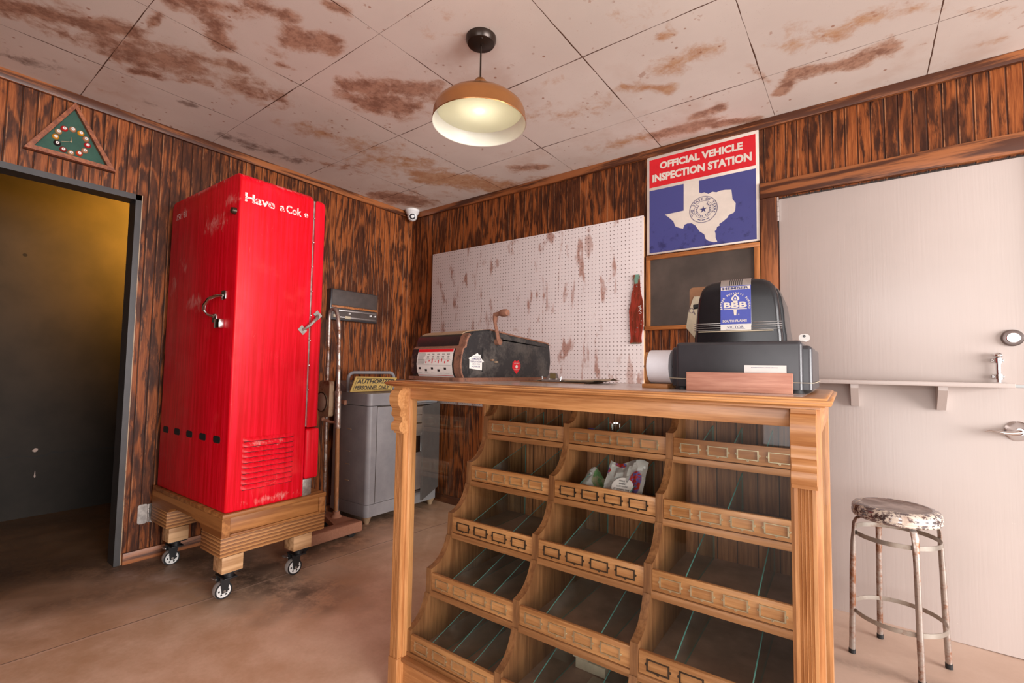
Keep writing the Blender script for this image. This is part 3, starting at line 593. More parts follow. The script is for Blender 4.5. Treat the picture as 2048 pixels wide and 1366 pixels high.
# ------------------------------------------------------------------ red vending machine on its dolly
t1 = math.radians(1.0); MZ = .4045
V = T('vending_machine', 'tall worn red drinks vending machine standing on wooden dolly', 'vending machine', (.88, -1.817, MZ), t1, (0, 0, MZ))
b = B(); b.box(-.815, 0, 0, .374, MZ, 1.985)
es = [e for e in b.bm.edges if all(abs(v.co.z - 1.985) < 1e-6 for v in e.verts) and abs((e.verts[0].co - e.verts[1].co).y) > .1]
bmesh.ops.bevel(b.bm, geom=es, offset=.045, segments=6, profile=.5, affect='EDGES')
es = [e for e in b.bm.edges if len(e.link_faces) == 2 and e.calc_face_angle() > .8]
bmesh.ops.bevel(b.bm, geom=es, offset=.009, segments=3, profile=.5, affect='EDGES')
body = V.part(b, 'cabinet', M['red'])
b = B(); b.box(-.80, -.012, .370, .386, .76, 1.955); V.part(b, 'door_gasket', M['steel'])
b = B(); b.box(-.815, -.002, .384, .452, .757, 1.968)
es = [e for e in b.bm.edges if all(abs(v.co.z - 1.968) < 1e-6 for v in e.verts)] + [e for e in b.bm.edges if all(abs(v.co.y - .452) < 1e-6 for v in e.verts) and abs((e.verts[0].co - e.verts[1].co).z) > .1]
bmesh.ops.bevel(b.bm, geom=es, offset=.030, segments=5, profile=.5, affect='EDGES'); door = V.part(b, 'door', M['red'])
b = B(); b.box(-.815, .002, .378, .455, .490, .750, .014, 3); V.part(b, 'lower_door', M['red'])
b = B(); b.box(-.80, -.008, .372, .424, MZ, .490, .004); V.part(b, 'kick_plate', M['steel'])
for i in range(8):
    b = B(); b.sphere((-.003, .380, .95 + i * .13), .0035, 8); V.part(b, 'rivet', M['chrome'], door)
b = B()
for i in range(10):
    z0 = .497 + i * .0247; pr_ = [(0, 0), (.010, .001), (.010, .0035), (.006, .014), (0, .0205)]
    vs = []
    for yy, sc_ in ((.064, .05), (.076, .75), (.090, 1), (.290, 1), (.303, .75), (.314, .05)):
        vs.append([b.bm.verts.new((p[0] * sc_, yy, z0 + p[1])) for p in pr_])
    for u_, w_ in zip(vs, vs[1:]):
        for j in range(4): b.face([u_[j], w_[j], w_[j + 1], u_[j + 1]])
    b.mi = 1; b.box(-.002, .0012, .070, .309, z0 - .0030, z0 + .0006); b.mi = 0  # black strip painted in as the shade under each louvre
V.part(b, 'louvre_panel', [M['red'], M['opening_shade']], body)
for i, sx_ in enumerate((-.729, -.578, -.423, -.267, -.114)):
    b = B(); b.poly(rrect(sx_ - .036, sx_ + .036, .702 + i * .002, .735 + i * .002, .012), frame((0, 0, 0), (1, 0, 0), (0, 0, 1)), .0002, .0012); V.part(b, 'vent_slot_shade', M['opening_shade'], body)  # flush black plates, shade inside the slots given as colour
b = B(); Q = frame((.0003, 0, 0), (0, 1, 0), (0, 0, 1))
b.text('Have', Q @ Matrix.Translation((.022, 1.846, 0)), .142, .043, .028); b.text('a', Q @ Matrix.Translation((.188, 1.848, 0)), .026, .028, .028); b.text('Cok', Q @ Matrix.Translation((.222, 1.847, 0)), .082, .041, .028); b.text('e', Q @ Matrix.Translation((.318, 1.850, 0)), .022, .024, .02)
V.part(b, 'lettering', M['worn_white'], body, 'worn white lettering')
b = B(); b.text('151. 81', frame((-.742, -.0003, 1.872), (1, 0, 0), (0, 0, 1)), .13, .034, .012); V.part(b, 'stencil_number', M['worn_white'], body)
def pull(th, pts, r, pads, mat, sub):
    b = B(); b.tube(pts, r, 10)
    for bx_ in pads: b.poly(bx_[0], bx_[1], 0, .004)
    th.part(b, 'pull_handle', mat, sub)
pa_, pb_ = Vector((.0, .334, 1.262)), Vector((.0, .414, 1.345)); u_ = (pb_ - pa_).normalized(); n_ = Vector((1, 0, 0)); w_ = n_.cross(u_)
pull(V, [pa_ + n_ * .004, pa_ + u_ * .012 + n_ * .020, pa_ + u_ * .035 + n_ * .030, pb_ - u_ * .035 + n_ * .030, pb_ - u_ * .012 + n_ * .020, pb_ + n_ * .004], [.006, .007, .0085, .0085, .007, .006],
     [([(-.018, -.02), (.014, -.02), (.014, .02), (-.018, .02)], frame(pa_, u_, w_)), ([(-.014, -.02), (.018, -.02), (.018, .02), (-.014, .02)], frame(pb_, u_, w_))], M['steel'], door)
hc = [(-.116, 1.404), (-.150, 1.402), (-.190, 1.390), (-.224, 1.362), (-.236, 1.338), (-.226, 1.318), (-.205, 1.308)]
ho_ = [-.004, -.022, -.034, -.038, -.034, -.022, -.004]
F_ = lambda x, z: frame((x, -.001, z), (1, 0, 0), (0, 0, 1))
pull(V, [(x, y, z) for (x, z), y in zip(hc, ho_)], [.006, .007, .0085, .0095, .0085, .007, .006], [(rrect(-.022, .02, -.022, .022, .005), F_(-.108, 1.406)), (rrect(-.02, .022, -.02, .02, .005), F_(-.198, 1.300))], M['chrome'], body)
b = B(); b.box(-.148, -.092, -.026, .001, 1.248, 1.292, .005); b.box(-.170, -.148, -.010, .001, 1.256, 1.284, .003); V.part(b, 'latch', M['chrome'], body)
b = B(); b.cyl((-.038, .002, 1.799), (-.038, -.018, 1.799), .0165, .014, 20); V.part(b, 'lock', M['bronze'], body)

FZ = flz(.6)
DL = T('dolly', 'pine timber dolly on swivel casters under red vending machine', 'dolly', (.88, -1.817, FZ), t1, (0, 0, FZ))
b = B(); b.box(-.835, .012, -.012, .500, .385, MZ - .0005, .002); DL.part(b, 'deck_board', M['pine_y'])
def arch(x0, x1, zb, zt): return [(x1, zb)] + [(x1 - .02 - .0 * i, zt) for i in (0,)] + [(x0 + .02, zt), (x0, zb)]
b = B(); pf = [(-.835, .300), (-.835, .385), (.010, .385), (.010, .300), (-.19, .300)] + [(-.22, .325), (-.30, .335), (-.52, .335), (-.58, .325), (-.61, .300)]
b.poly(pf[::-1], frame((0, -.012, 0), (1, 0, 0), (0, 0, 1)), 0, -.034); DL.part(b, 'front_board', M['pine_x'])
b = B(); b.box(-.835, .010, .462, .498, .300, .385, .002); DL.part(b, 'rear_board', M['pine_x'])
b = B(); b.box(-.030, .006, .024, .460, .312, .384, .002); b.box(-.032, .011, .024, .460, .300, .311, .001); DL.part(b, 'side_board', M['pine_y'])
for x0, x1 in ((-.20, .004), (-.835, -.62)):
    b = B(); b.box(x0, x1, -.012, .500, .212, .299, .002); DL.part(b, 'plywood_runner', M['plyedge'])
cas = [(-.11, .05, 0), (-.66, .05, 0), (-.09, .355, 0), (-.66, .42, 0)]
for i, (bx0, bx1, by0, by1) in enumerate(((-.088, .0, .0, .092), (-.70, -.612, .0, .092), (-.088, .0, .335, .432), (-.70, -.612, .38, .47))):
    b = B(); b.box(bx0, bx1, by0, by1, .138, .211, .002); DL.part(b, 'block', M['ply_y'])
    cx_, cy_ = .5 * (bx0 + bx1), .5 * (by0 + by1) + .005
    zf_ = FZ - .0; r_ = .0385; zc = zf_ + r_ + .001; wx = cx_ - .050 if i != 2 else cx_ - .038; wy = cy_ - .004
    b = B(); b.box(cx_ - .04, cx_ + .04, cy_ - .04, cy_ + .04, .132, .1378, .001); b.cyl((cx_, cy_, .104), (cx_, cy_, .132), .020, n=20)
    for sx_ in (-.021, .021):
        b.poly([(cy_ - .026, .106), (cy_ + .026, .106), (wy + .014, zc - .008), (wy - .010, zc - .010)], frame((wx + sx_, 0, 0), (0, 1, 0), (0, 0, 1)), -.0016, .0016)
    b.box(min(wx, cx_) - .024, max(wx, cx_) + .024, cy_ - .028, cy_ + .028, .100, .1065, .001)
    cs = DL.part(b, 'caster_fork', M['blackplastic'])
    b = B(); Q = frame((wx, wy, zc), (0, 1, 0), (0, 0, 1)); b.lathe([(r_ * .8, -.016), (r_ * .97, -.015), (r_, -.010), (r_, .010), (r_ * .97, .015), (r_ * .8, .016)], Q, 36); DL.part(b, 'wheel', M['hubgrey'], cs)
    b = B(); b.ring(Q, r_ * .80, r_ * .985, .0152, .0164, 36); b.mi = 1; b.ring(Q, .008, r_ * .80, .0140, .0170, 32); b.mi = 0
    for a_ in range(6):
        ca, sa = math.cos(a_ * PI / 3), math.sin(a_ * PI / 3); b.poly(arc((ca * r_ * .52, sa * r_ * .52), .0045, 0, 330, 10), Q, .0171, .0174)
    b.mi = 2; b.cyl(Q @ Vector((0, 0, .0)), Q @ Vector((0, 0, .027)), .006, n=10); DL.part(b, 'hub', [M['blackplastic'], M['hubwhite'], M['steel']], cs)
    b = B(); b.box(wx - .070, wx - .020, wy - .022, wy + .016, zc + r_ + .002, zc + r_ + .008, .002); b.box(wx - .078, wx - .052, wy - .020, wy + .014, zc + r_ - .004, zc + r_ + .004, .002); DL.part(b, 'brake_pedal', M['steel'], cs)

# ------------------------------------------------------------------ rusty floor stand
ST = T('floor_stand', 'rusty wheeled floor stand with bent tube between machine and cabinet', 'stand', (.42, -.93, flz(.4)))
b = B(); b.box(.505, .590, -1.34, -.862, .018, .082, .008, 3); base = ST.part(b, 'base_channel', M['rust'])
b = B(); b.poly([(.515, -1.02), (.515, -.872), (.335, -.885), (.10, -.895), (.10, -.965), (.335, -.965)], Matrix.Translation((0, 0, 0)), .045, .080); ST.part(b, 'cross_web', M['rust'], base)
b = B(); b.lathe([(.036, .076), (.030, .090), (.022, .098), (.022, .118)], Matrix.Translation((.385, -.922, 0)), 24); ST.part(b, 'pole_socket', M['rust'], base)
P1 = [(.385, -.922, .09), (.365, -.928, .9), (.352, -.932, 1.33)] + [(.352 - .050 * (1 - math.cos(math.radians(a))), -.934 - .006 * a / 90, 1.33 + .135 * math.sin(math.radians(a))) for a in range(15, 91, 15)] + [(.285, -.945, 1.464), (.267, -.945, 1.455), (.258, -.945, 1.44), (.254, -.945, 1.41), (.254, -.942, 1.0), (.262, -.935, .08)]
b = B(); b.tube(P1[:9] , .0135, 14); b.tube(P1[8:], .0115, 12); ST.part(b, 'tube_frame', M['pole'])
b = B(); b.tube([(.3835, -.9225, .12), (.371, -.927, .67)], .0142, 14); ST.part(b, 'rusted_sleeve', M['poleb'])
b = B(); b.tube([(.3710, -.9265, .660), (.3655, -.928, .905)], .0185, 18); b.tube([(.3658, -.928, .885), (.3652, -.928, .908)], .0215, 18); ST.part(b, 'collar', M['pole'])
b = B(); b.poly(rrect(.212, .336, .735, .975, .020), frame((0, -.975, 0), (1, 0, 0), (0, 0, 1)), 0, -.035); gb = ST.part(b, 'gauge_box', M['tanmetal'])
Q = frame((.254, -.976, .832), (1, 0, 0), (0, 0, 1)); b = B(); b.lathe([(.064, 0), (.064, .004), (.060, .006)], Q, 32); b.mi = 1; b.ring(Q, .0605, .066, .003, .008, 32); ST.part(b, 'dial', [M['oldpaper'], M['bronze']], gb)
b = B(); b.tube([(.368, -.928, .702), (.32, -.945, .700), (.265, -.965, .712)], [.010, .009, .011], 10); b.sphere((.258, -.966, .716), .016, 12); ST.part(b, 'bracket_arm', M['rust'])
for wy_ in (-.93, -1.25):
    b = B(); b.cyl((.535, wy_, flz(.55) + .031), (.575, wy_, flz(.55) + .031), .030, n=24); ST.part(b, 'wheel', M['blackplastic'], base)
b = B(); b.cyl((.24, -.93, flz(.2) + .027), (.275, -.93, flz(.2) + .027), .026, n=20); ST.part(b, 'wheel', M['blackplastic'], base)

# ------------------------------------------------------------------ grey steel cabinet
tc = math.radians(1.2); CX, CY = .468, -.752; CZ = flz(.3)
G = T('steel_cabinet', 'grey enamelled steel rolling cabinet against the panelled corner', 'cabinet', (CX, CY, CZ), tc, (0, 0, CZ))
def rbox(b, x0, x1, y0, y1, z0, z1, r): return b.poly(rrect(x0, x1, y0, y1, r, 5), Matrix(), z0, z1)
b = B(); rbox(b, -.425, 0, 0, .675, .130, .800, .030); body = G.part(b, 'body', M['cart'])
b = B(); rbox(b, -.428, .003, -.003, .678, .045, .128, .032); G.part(b, 'base_band', M['cart'])
b = B(); rbox(b, -.428, .003, -.003, .678, .804, .888, .032); lid = G.part(b, 'lid', M['cart'])
b = B(); b.poly([(-.425, .888), (-.425, .968), (-.395, .968), (-.245, .890)], frame((0, .66, 0), (1, 0, 0), (0, 0, 1)), 0, .64); G.part(b, 'sloped_back', M['cart'], lid)
b = B(); b.box(-.30, -.245, .002, .060, .930, .932); b.poly([(-.36, .951), (-.325, .934), (-.325, .9345), (-.36, .9515)], frame((0, .08, 0), (1, 0, 0), (0, 0, 1)), 0, .05); 
b.bm.clear(); sl = Vector((.15, 0, -.078)).normalized(); Q = frame((-.375, .06, .9585), (0, 1, 0), sl); b.poly([(0, 0), (.058, -.002), (.056, .026), (.008, .030)], Q, .0005, .0009) ; G.part(b, 'old_sticker', M['oldpaper'], lid)
hb = [(-.275, .02, .885), (-.275, .02, .985)] + [(-.275, .02 + .045 * (1 - math.cos(math.radians(a))), .985 + .045 * math.sin(math.radians(a))) for a in (30, 60, 90)]
hb += [(-.275, .40, 1.030)] + [(-.275, .40 + .045 * math.sin(math.radians(a)), .985 + .045 * math.cos(math.radians(a))) for a in (30, 60, 90)] + [(-.275, .445, .885)]
b = B(); b.tube(hb, .0125, 12); G.part(b, 'push_handle', M['cart'])
b = B(); b.poly([(.0, 0), (-.05, .012), (-.052, .028), (-.02, .034), (0, .03)], frame((-.250, -.003, .800), (1, 0, 0), (0, 0, 1)), 0, .02); b.cyl((-.262, -.003, .820), (-.262, -.014, .820), .010, n=12); G.part(b, 'lid_latch', M['rust'], lid)
for z_, x_ in ((.63, -.235), (.475, -.24), (.385, -.242), (.27, -.245)):
    b = B(); b.box(x_, x_ + .045, -.003, .0008, z_ - .003, z_ + .003, .001); G.part(b, 'vent_slit', M['tanmetal'], body)
b = B(); b.box(-.004, .0012, .072, .325, .140, .792, .001); G.part(b, 'side_panel', M['cart'], body)
b = B(); b.box(-.003, .0006, .068, .0725, .135, .798); b.box(-.003, .0006, .325, .329, .135, .798); b.box(-.003, .0006, .068, .329, .793, .799); G.part(b, 'panel_seam', M['bronze'], body)
b = B(); b.box(-.006, .0018, .340, .640, .140, .790); G.part(b, 'bay_shade_plate', M['opening_shade'], body)  # black sheet on the solid body, stands for the bay's shaded inside
for z0, z1 in ((.715, .775), (.655, .710), (.555, .645)):
    b = B(); b.box(.0018, .010, .350, .630, z0, z1, .003); G.part(b, 'drawer_front', M['white'], body)
b = B(); b.box(.0018, .006, .350, .630, .150, .430, .001); G.part(b, 'perforated_sheet', M['peg'], body)
# its door standing ajar
hx, hy = .006, .665; ang = math.radians(-62); u_ = Vector((math.cos(ang), math.sin(ang), 0)); n_ = Vector((-u_.y, u_.x, 0)) * -1
Q = Matrix(((u_.x, 0, n_.x, hx), (u_.y, 0, n_.y, hy), (0, 1, 0, 0), (0, 0, 0, 1)))
b = B(); b.poly([(0, .135), (.40, .135), (.40, .798), (0, .798)], Q, -.016, .0); dr = G.part(b, 'door', plain('dark_grey_door', (.105, .098, .094), .45))
b = B(); b.tube([Q @ Vector(p) for p in ((.345, .46, .002), (.345, .47, .022), (.345, .58, .022), (.345, .60, .018), (.325, .602, .018), (.325, .585, .002))], .005, 8); G.part(b, 'door_handle', M['chrome'], dr)
for fx_, fy_ in ((-.035, .035), (-.035, .64), (-.39, .64)):
    b = B(); b.lathe([(.016, CZ - .002), (.020, CZ + .01), (.036, .048)], Matrix.Translation((fx_, fy_, 0)), 20); G.part(b, 'foot', M['tanmetal'])
b = B(); b.poly([(-.40, .050), (-.30, .050), (-.35, CZ)], frame((0, .03, 0), (1, 0, 0), (0, 0, 1)), -.02, .02); b.tube([(-.38, .03, .048), (-.33, .03, CZ + .006), (-.25, .04, CZ + .005)], .005, 8); G.part(b, 'folding_foot', M['steel'])
# authorized sign leaning on it
b = B(); SQ = [(-.792, .8945), (-.428, .8945), (-.378, .992), (-.748, 1.004)]
SG = T('notice_sign', 'slanted yellow AUTHORIZED PERSONNEL ONLY sign on top of grey cabinet', 'sign', (.30, -.60, .8945))
b.poly(SQ, LEFT(0, 0, .292), 0, .008); SG.part(b, 'board', M['yellow'])
def shq(u, v): # point on the slanted sign
    a = Vector(SQ[0]).lerp(Vector(SQ[1]), u); c_ = Vector(SQ[3]).lerp(Vector(SQ[2]), u); return a.lerp(c_, v)
b = B()
for (u0, v0), (u1, v1) in (((.05, .10), (.95, .10)), ((.95, .10), (.95, .90)), ((.95, .90), (.05, .90)), ((.05, .90), (.05, .10))):
    p, q_ = shq(u0, v0), shq(u1, v1); d_ = (q_ - p).normalized() * .0016; w_ = Vector((-d_.y, d_.x)); b.poly([p - d_ - w_, q_ + d_ - w_, q_ + d_ + w_, p - d_ + w_], LEFT(0, 0, .3002), 0, .0004)
SG.part(b, 'border', M['bronze'])
b = B(); b.text('AUTHORIZED', frame((.3003, -.742, .9525), (0, 1, -.012), (0, 0, 1)), .338, .032, .03, .30); b.text('PERSONNEL ONLY', frame((.3003, -.755, .910), (0, 1, -.006), (0, 0, 1)), .308, .028, .03, .30); SG.part(b, 'lettering', M['signblack'])

# ------------------------------------------------------------------ pegboard, bottle sign, inspection sign, blackboard
PB = T('pegboard', 'white perforated hardboard panel with rust smears on back wall', 'pegboard', (1.22, 0, .785))
b = B(); b.box(.298, 2.138, -.032, -.026, .785, 2.030, .0005); PB.part(b, 'perforated_panel', M['peg'])
for x0, x1, z0, z1 in ((.30, .335, .787, 2.028), (2.103, 2.136, .787, 2.028), (.335, 2.103, 1.993, 2.028), (.335, 2.103, .787, .822)):
    b = B(); b.box(x0, x1, -.0258, 0, z0, z1, .001); PB.part(b, 'batten', M['ply_z'])
half = [(.028, 1.240), (.034, 1.243), (.037, 1.252), (.036, 1.275), (.037, 1.30), (.043, 1.36), (.0455, 1.40), (.044, 1.445), (.038, 1.50), (.030, 1.55), (.022, 1.585), (.018, 1.615), (.0175, 1.640), (.020, 1.643), (.020, 1.660), (.018, 1.666)]
pts = [(2.096 - w + (z - 1.45) * .012 + .003 * math.sin(z * 60), z) for w, z in half] + [(2.096 + w + (z - 1.45) * .012 + .003 * math.sin(z * 47 + 1), z) for w, z in half[::-1]]
b = B(); b.poly(pts, BACK(0, 0, -.034), 0, .006); 
BT = T('bottle_sign', 'rusty red bottle-shaped metal cutout hung on the pegboard', 'sign', (2.098, -.034, 1.453)); BT.part(b, 'cutout', M['bottle'])
for x_, z_ in ((2.099, 1.593), (2.103, 1.338)):
    b = B(); b.cyl((x_, -.040, z_), (x_, -.0425, z_), .0045, n=12); BT.part(b, 'nail', M['steel'])
b = B()
for i, (dx, dz, w, a) in enumerate(((.018, 1.47, .020, .5), (.022, 1.455, .018, -.4), (.017, 1.445, .022, .9), (.024, 1.435, .016, -.7), (.02, 1.462, .012, 1.4), (.028, 1.38, .006, 1.4), (.026, 1.36, .006, 1.5), (.022, 1.425, .012, .2))):
    Q = BACK(2.10 + dx, dz, -.0402) @ Matrix.Rotation(a, 4, 'Z'); b.poly(rrect(-w / 2, w / 2, -.0016, .0016, .0012, 2), Q, 0, .0004)
BT.part(b, 'faded_script', M['white'])

SI = T('inspection_sign', 'red white and blue vehicle inspection station sign above blackboard', 'sign', (2.462, 0, 1.783))
b = B(); b.box(2.153, 2.771, -.012, 0, 1.783, 2.392, .001); SI.part(b, 'panel', M['cream'])
b = B(); b.poly([(2.169, 2.198), (2.757, 2.198), (2.757, 2.372), (2.169, 2.372)], BACK(0, 0, -.012), 0, .0008); SI.part(b, 'red_band', M['signred'])
b = B(); b.poly([(2.169, 1.793), (2.757, 1.793), (2.757, 2.180), (2.169, 2.180)], BACK(0, 0, -.012), 0, .0006); SI.part(b, 'blue_field', M['signblue'])
MAP = [(2.375, 2.181), (2.461, 2.181), (2.462, 2.11), (2.474, 2.102), (2.49, 2.105), (2.512, 2.091), (2.534, 2.099), (2.556, 2.091), (2.577, 2.096), (2.602, 2.095), (2.634, 2.089), (2.639, 2.035), (2.655, 2.009), (2.652, 1.969), (2.644, 1.957), (2.626, 1.952), (2.618, 1.947), (2.613, 1.936), (2.588, 1.917), (2.569, 1.907), (2.571, 1.897), (2.557, 1.893), (2.554, 1.877), (2.545, 1.87), (2.549, 1.855), (2.549, 1.832), (2.558, 1.808), (2.54, 1.808), (2.51, 1.82), (2.496, 1.833), (2.489, 1.86), (2.462, 1.883), (2.44, 1.92), (2.418, 1.938), (2.395, 1.94), (2.379, 1.935), (2.37, 1.913), (2.344, 1.924), (2.325, 1.935), (2.314, 1.966), (2.287, 1.995), (2.263, 2.016), (2.374, 2.02)]
b = B(); b.poly(MAP[::-1], BACK(0, 0, -.0126), 0, .0006); SI.part(b, 'state_map', M['cream'])
b = B(); b.text('OFFICIAL VEHICLE', BACK(2.233, 2.302, -.0129), .461, .044, .05); b.text('INSPECTION STATION', BACK(2.188, 2.229, -.0129), .550, .048, .05); SI.part(b, 'lettering', M['cream'])
Q = BACK(2.4845, 2.006, -.0132); b = B(); b.ring(Q, .0735, .0755, 0, .0005, 64); b.ring(Q, .0490, .0505, 0, .0005, 48); b.ring(Q, .0770, .0778, 0, .0005, 64)
b.arctext('THE STATE OF TEXAS', Q, .0615, PI / 2, 3.9, .015, .02); b.arctext('--*--*--', Q, .0615, -PI / 2, .9, .004, .02, .0006, True)
star = [(.021 * math.cos(PI / 2 + i * PI / 5) * (1 if i % 2 == 0 else .36), .021 * math.sin(PI / 2 + i * PI / 5) * (1 if i % 2 == 0 else .36)) for i in range(10)]
b.poly(star, Q, 0, .0006)
for sgn in (-1, 1):
    for i in range(9):
        a = -PI / 2 + sgn * (.25 + i * .27); rr = .037
        for tw in (.6, -.6):
            lm = Q @ Matrix.Translation((rr * math.cos(a), rr * math.sin(a), 0)) @ Matrix.Rotation(a + PI / 2 + tw, 4, 'Z'); b.poly([(0, 0), (.005, .0022), (.0105, 0), (.005, -.0022)], lm, 0, .0005)
SI.part(b, 'seal', M['navy'])

CB = T('blackboard', 'dusty blackboard in amber wooden frame below the inspection sign', 'blackboard', (2.46, 0, 1.32))
b = B(); b.box(2.172, 2.745, -.010, 0, 1.345, 1.750); CB.part(b, 'slate', M['slate'])
b = B(); b.box(2.150, 2.772, -.022, 0, 1.750, 1.774, .002); CB.part(b, 'top_rail', M['orangewood_x'])
for x0, x1 in ((2.150, 2.174), (2.744, 2.772)):
    b = B(); b.box(x0, x1, -.022, 0, 1.345, 1.750, .002); CB.part(b, 'stile', M['orangewood_z'])
b = B(); b.box(2.145, 2.775, -.038, 0, 1.322, 1.345, .003); CB.part(b, 'chalk_ledge', M['orangewood_x'])

# ------------------------------------------------------------------ oak display counter
TH = .02215; rv = Vector((math.cos(TH), math.sin(TH), 0)); nv = Vector((-math.sin(TH), math.cos(TH), 0))
def GL(a, bb, z): return Vector((CAM.x, CAM.y, 0)) + rv * a + nv * bb + Vector((0, 0, z))
OZ = -.030; ORG = (-.675, 1.42, OZ)
DC = T('display_counter', 'oak glass-fronted store counter with stepped rows of bins', 'display case', GL(*ORG), TH, ORG)
A0, A1, BF, BB = -1.308, -.043, 1.150, 1.700
b = B(); b.box(A0 + .006, A1 - .006, BF + .002, BF + .020, OZ, .074); b.box(A0 + .006, A0 + .024, BF + .02, BB, OZ, .10); b.box(A1 - .024, A1 - .006, BF + .02, BB, OZ, .10); b.box(A0 + .006, A1 - .006, BB - .018, BB, OZ, .10); DC.part(b, 'plinth', M['oak_x'])
b = B(); b.box(-1.255, -.096, BF - .004, 1.185, .0745, .090, .002); DC.part(b, 'sill', M['oakd_x'])
PZT = 1.008
def flutes(x0, x1, yf, yb):
    n = 4; out = [(x0, yb), (x0, yf)]; m0 = .006; w = (x1 - x0 - 2 * m0) / n
    for i in range(n):
        c = x0 + m0 + w * (i + .5); out += [(c + w * .42 * math.cos(t), yf + .0045 * math.sin(t)) for t in [PI - PI * j / 6 for j in range(7)]]
    return out + [(x1, yf), (x1, yb)]
corb = [(0, 1.008), (.030, 1.008), (.032, 1.000), (.040, .998), (.046, .990), (.050, .978), (.0505, .962), (.047, .948), (.040, .938), (.036, .935), (.036, .925), (.039, .922), (.039, .911), (.033, .907), (.028, .900), (.028, .892), (.033, .886), (.038, .884), (.041, .874), (.039, .862), (.034, .857), (.026, .855), (.024, .848), (0, .848)]
for nm, s0, s1, p0, p1 in (('left', A0, -1.253, -1.302, -1.258), ('right', -.098, A1, -.0935, -.0495)):
    b = B(); b.box(s0, s1, BF, 1.185, OZ, PZT, .001); post = DC.part(b, 'front_post', M['oak_z'])
    b = B(); b.poly(flutes(p0 + .003, p1 - .003, BF - .018, BF + .001), Matrix(), .085, .850); DC.part(b, 'fluted_pilaster', M['oak_z'], post)
    b = B(); b.box(p0, p1, BF - .022, BF + .001, OZ, .088, .002); DC.part(b, 'pilaster_base', M['oak_z'], post)
    b = B(); b.poly([(-q_, z_) for q_, z_ in corb], frame((p0, BF, 0), (0, 1, 0), (0, 0, 1)), 0, p1 - p0); DC.part(b, 'corbel', M['oak_x'], post, smooth=50)
b = B(); b.box(-1.253, -.098, BF + .001, 1.178, .968, PZT, .001); DC.part(b, 'top_rail', M['oak_x'])
for x0, x1 in ((A0, A0 + .02), (A1 - .02, A1)):
    b = B(); b.box(x0, x1, 1.625, BB, OZ, PZT, .001); DC.part(b, 'rear_post', M['oak_z'])
    b = B(); b.box(x0, x1, 1.185, 1.625, .955, PZT, .001); DC.part(b, 'side_rail', M['oak_y'])
    b = B(); b.box(x0, x1, 1.185, 1.625, .085, .125, .001); DC.part(b, 'side_rail', M['oak_y'])
    b = B(); b.box(x0 + .008, x0 + .012, 1.180, 1.630, .12, .960); DC.part(b, 'side_glass', M['sideglass'])
b = B(); b.box(-1.256, -.095, 1.164, 1.167, .088, .970); DC.part(b, 'front_glass', M['glass'])
# moulded top
prof = [(0, 1.0085), (.010, 1.0085), (.010, 1.0125), (.017, 1.0130), (.019, 1.0160), (.026, 1.0165), (.0295, 1.0190), (.0305, 1.0225), (.0295, 1.0255), (.024, 1.0275), (.022, 1.0275), (.021, 1.0300), (.017, 1.0315), (.010, 1.0318), (-.02, 1.0318)]
b = B(); R = []
for o_, z_ in prof:
    x0, x1, y0, y1 = A0 + .0085 - o_, A1 - .009 + o_, 1.130 - o_, BB + o_
    R.append([b.bm.verts.new(p) for p in ((x0, y0, z_), (x1, y0, z_), (x1, y1, z_), (x0, y1, z_))])
for u_, w_ in zip(R, R[1:]):
    for i in range(4): b.face([u_[i], u_[(i + 1) % 4], w_[(i + 1) % 4], w_[i]])
b.face(R[0][::-1]); b.face(R[-1]); top = DC.part(b, 'moulded_top', M['oak_x'], smooth=60)
b = B(); b.box(A0 + .03, A1 - .03, 1.152, BB - .02, 1.0316, 1.0320); DC.part(b, 'top_sheen', plain('counter_top_sheen', (.60, .50, .45), .22, 0, .6, .08, 6), top)  # pale inset: grazing reflection on the top put into its colour
# stepped dividers, shelves, bin fronts, holders, glass
LIP = [1.580, 1.475, 1.370, 1.262, 1.168]; FT = [.862, .686, .509, .336, .161]; FB = [.803, .628, .451, .277, .103]
prof = [(LIP[4], .088)]
for k_ in (4, 3, 2, 1, 0):
    l, z = LIP[k_], FT[k_] + .014
    prof += [(l, z), (l + .008, z + .001)]
    if k_: d_ = LIP[k_ - 1] - l; zz = FB[k_ - 1] - .022; cur = [(.20, .004), (.40, .012), (.58, .026), (.74, .046), (.86, .070), (.93, .092)]
    else: d_ = .085; zz = 1.0; cur = [(.2, .002), (.42, .006), (.62, .016), (.78, .034), (.90, .062), (.96, .095)]
    for fx_, fz_ in cur: prof.append((l + d_ * fx_, z + fz_))
    if k_: prof += [(l + d_ * .965, zz), ]
    else: prof += [(1.670, 1.0), (1.735, 1.0), (1.735, .088)]
for a_ in (-1.250, -.864, -.478, -.092):
    b = B(); b.poly(prof, frame((a_ - .0115, 0, 0), (0, 1, 0), (0, 0, 1)), 0, .023); DC.part(b, 'divider', M['oakdark'], smooth=40)
b = B(); b.box(-1.262, -.080, 1.7355, 1.745, .05, 1.004); DC.part(b, 'back_panel', M['backboards'])
dust = plain('dusty_shelf', (.32, .20, .14), .45, var=.35, sc=7)
for k_ in range(5):
    b = B(); b.box(-1.262, -.080, LIP[k_] - .0025, LIP[k_] + .018, FB[k_] - .021, FB[k_] - .001, .001); rl = DC.part(b, 'shelf_rail', M['oakd_x'])
    b = B(); b.box(-1.262, -.080, LIP[k_] + .018, 1.7355, FB[k_] - .018, FB[k_] - .002); DC.part(b, 'shelf_board', dust, rl)
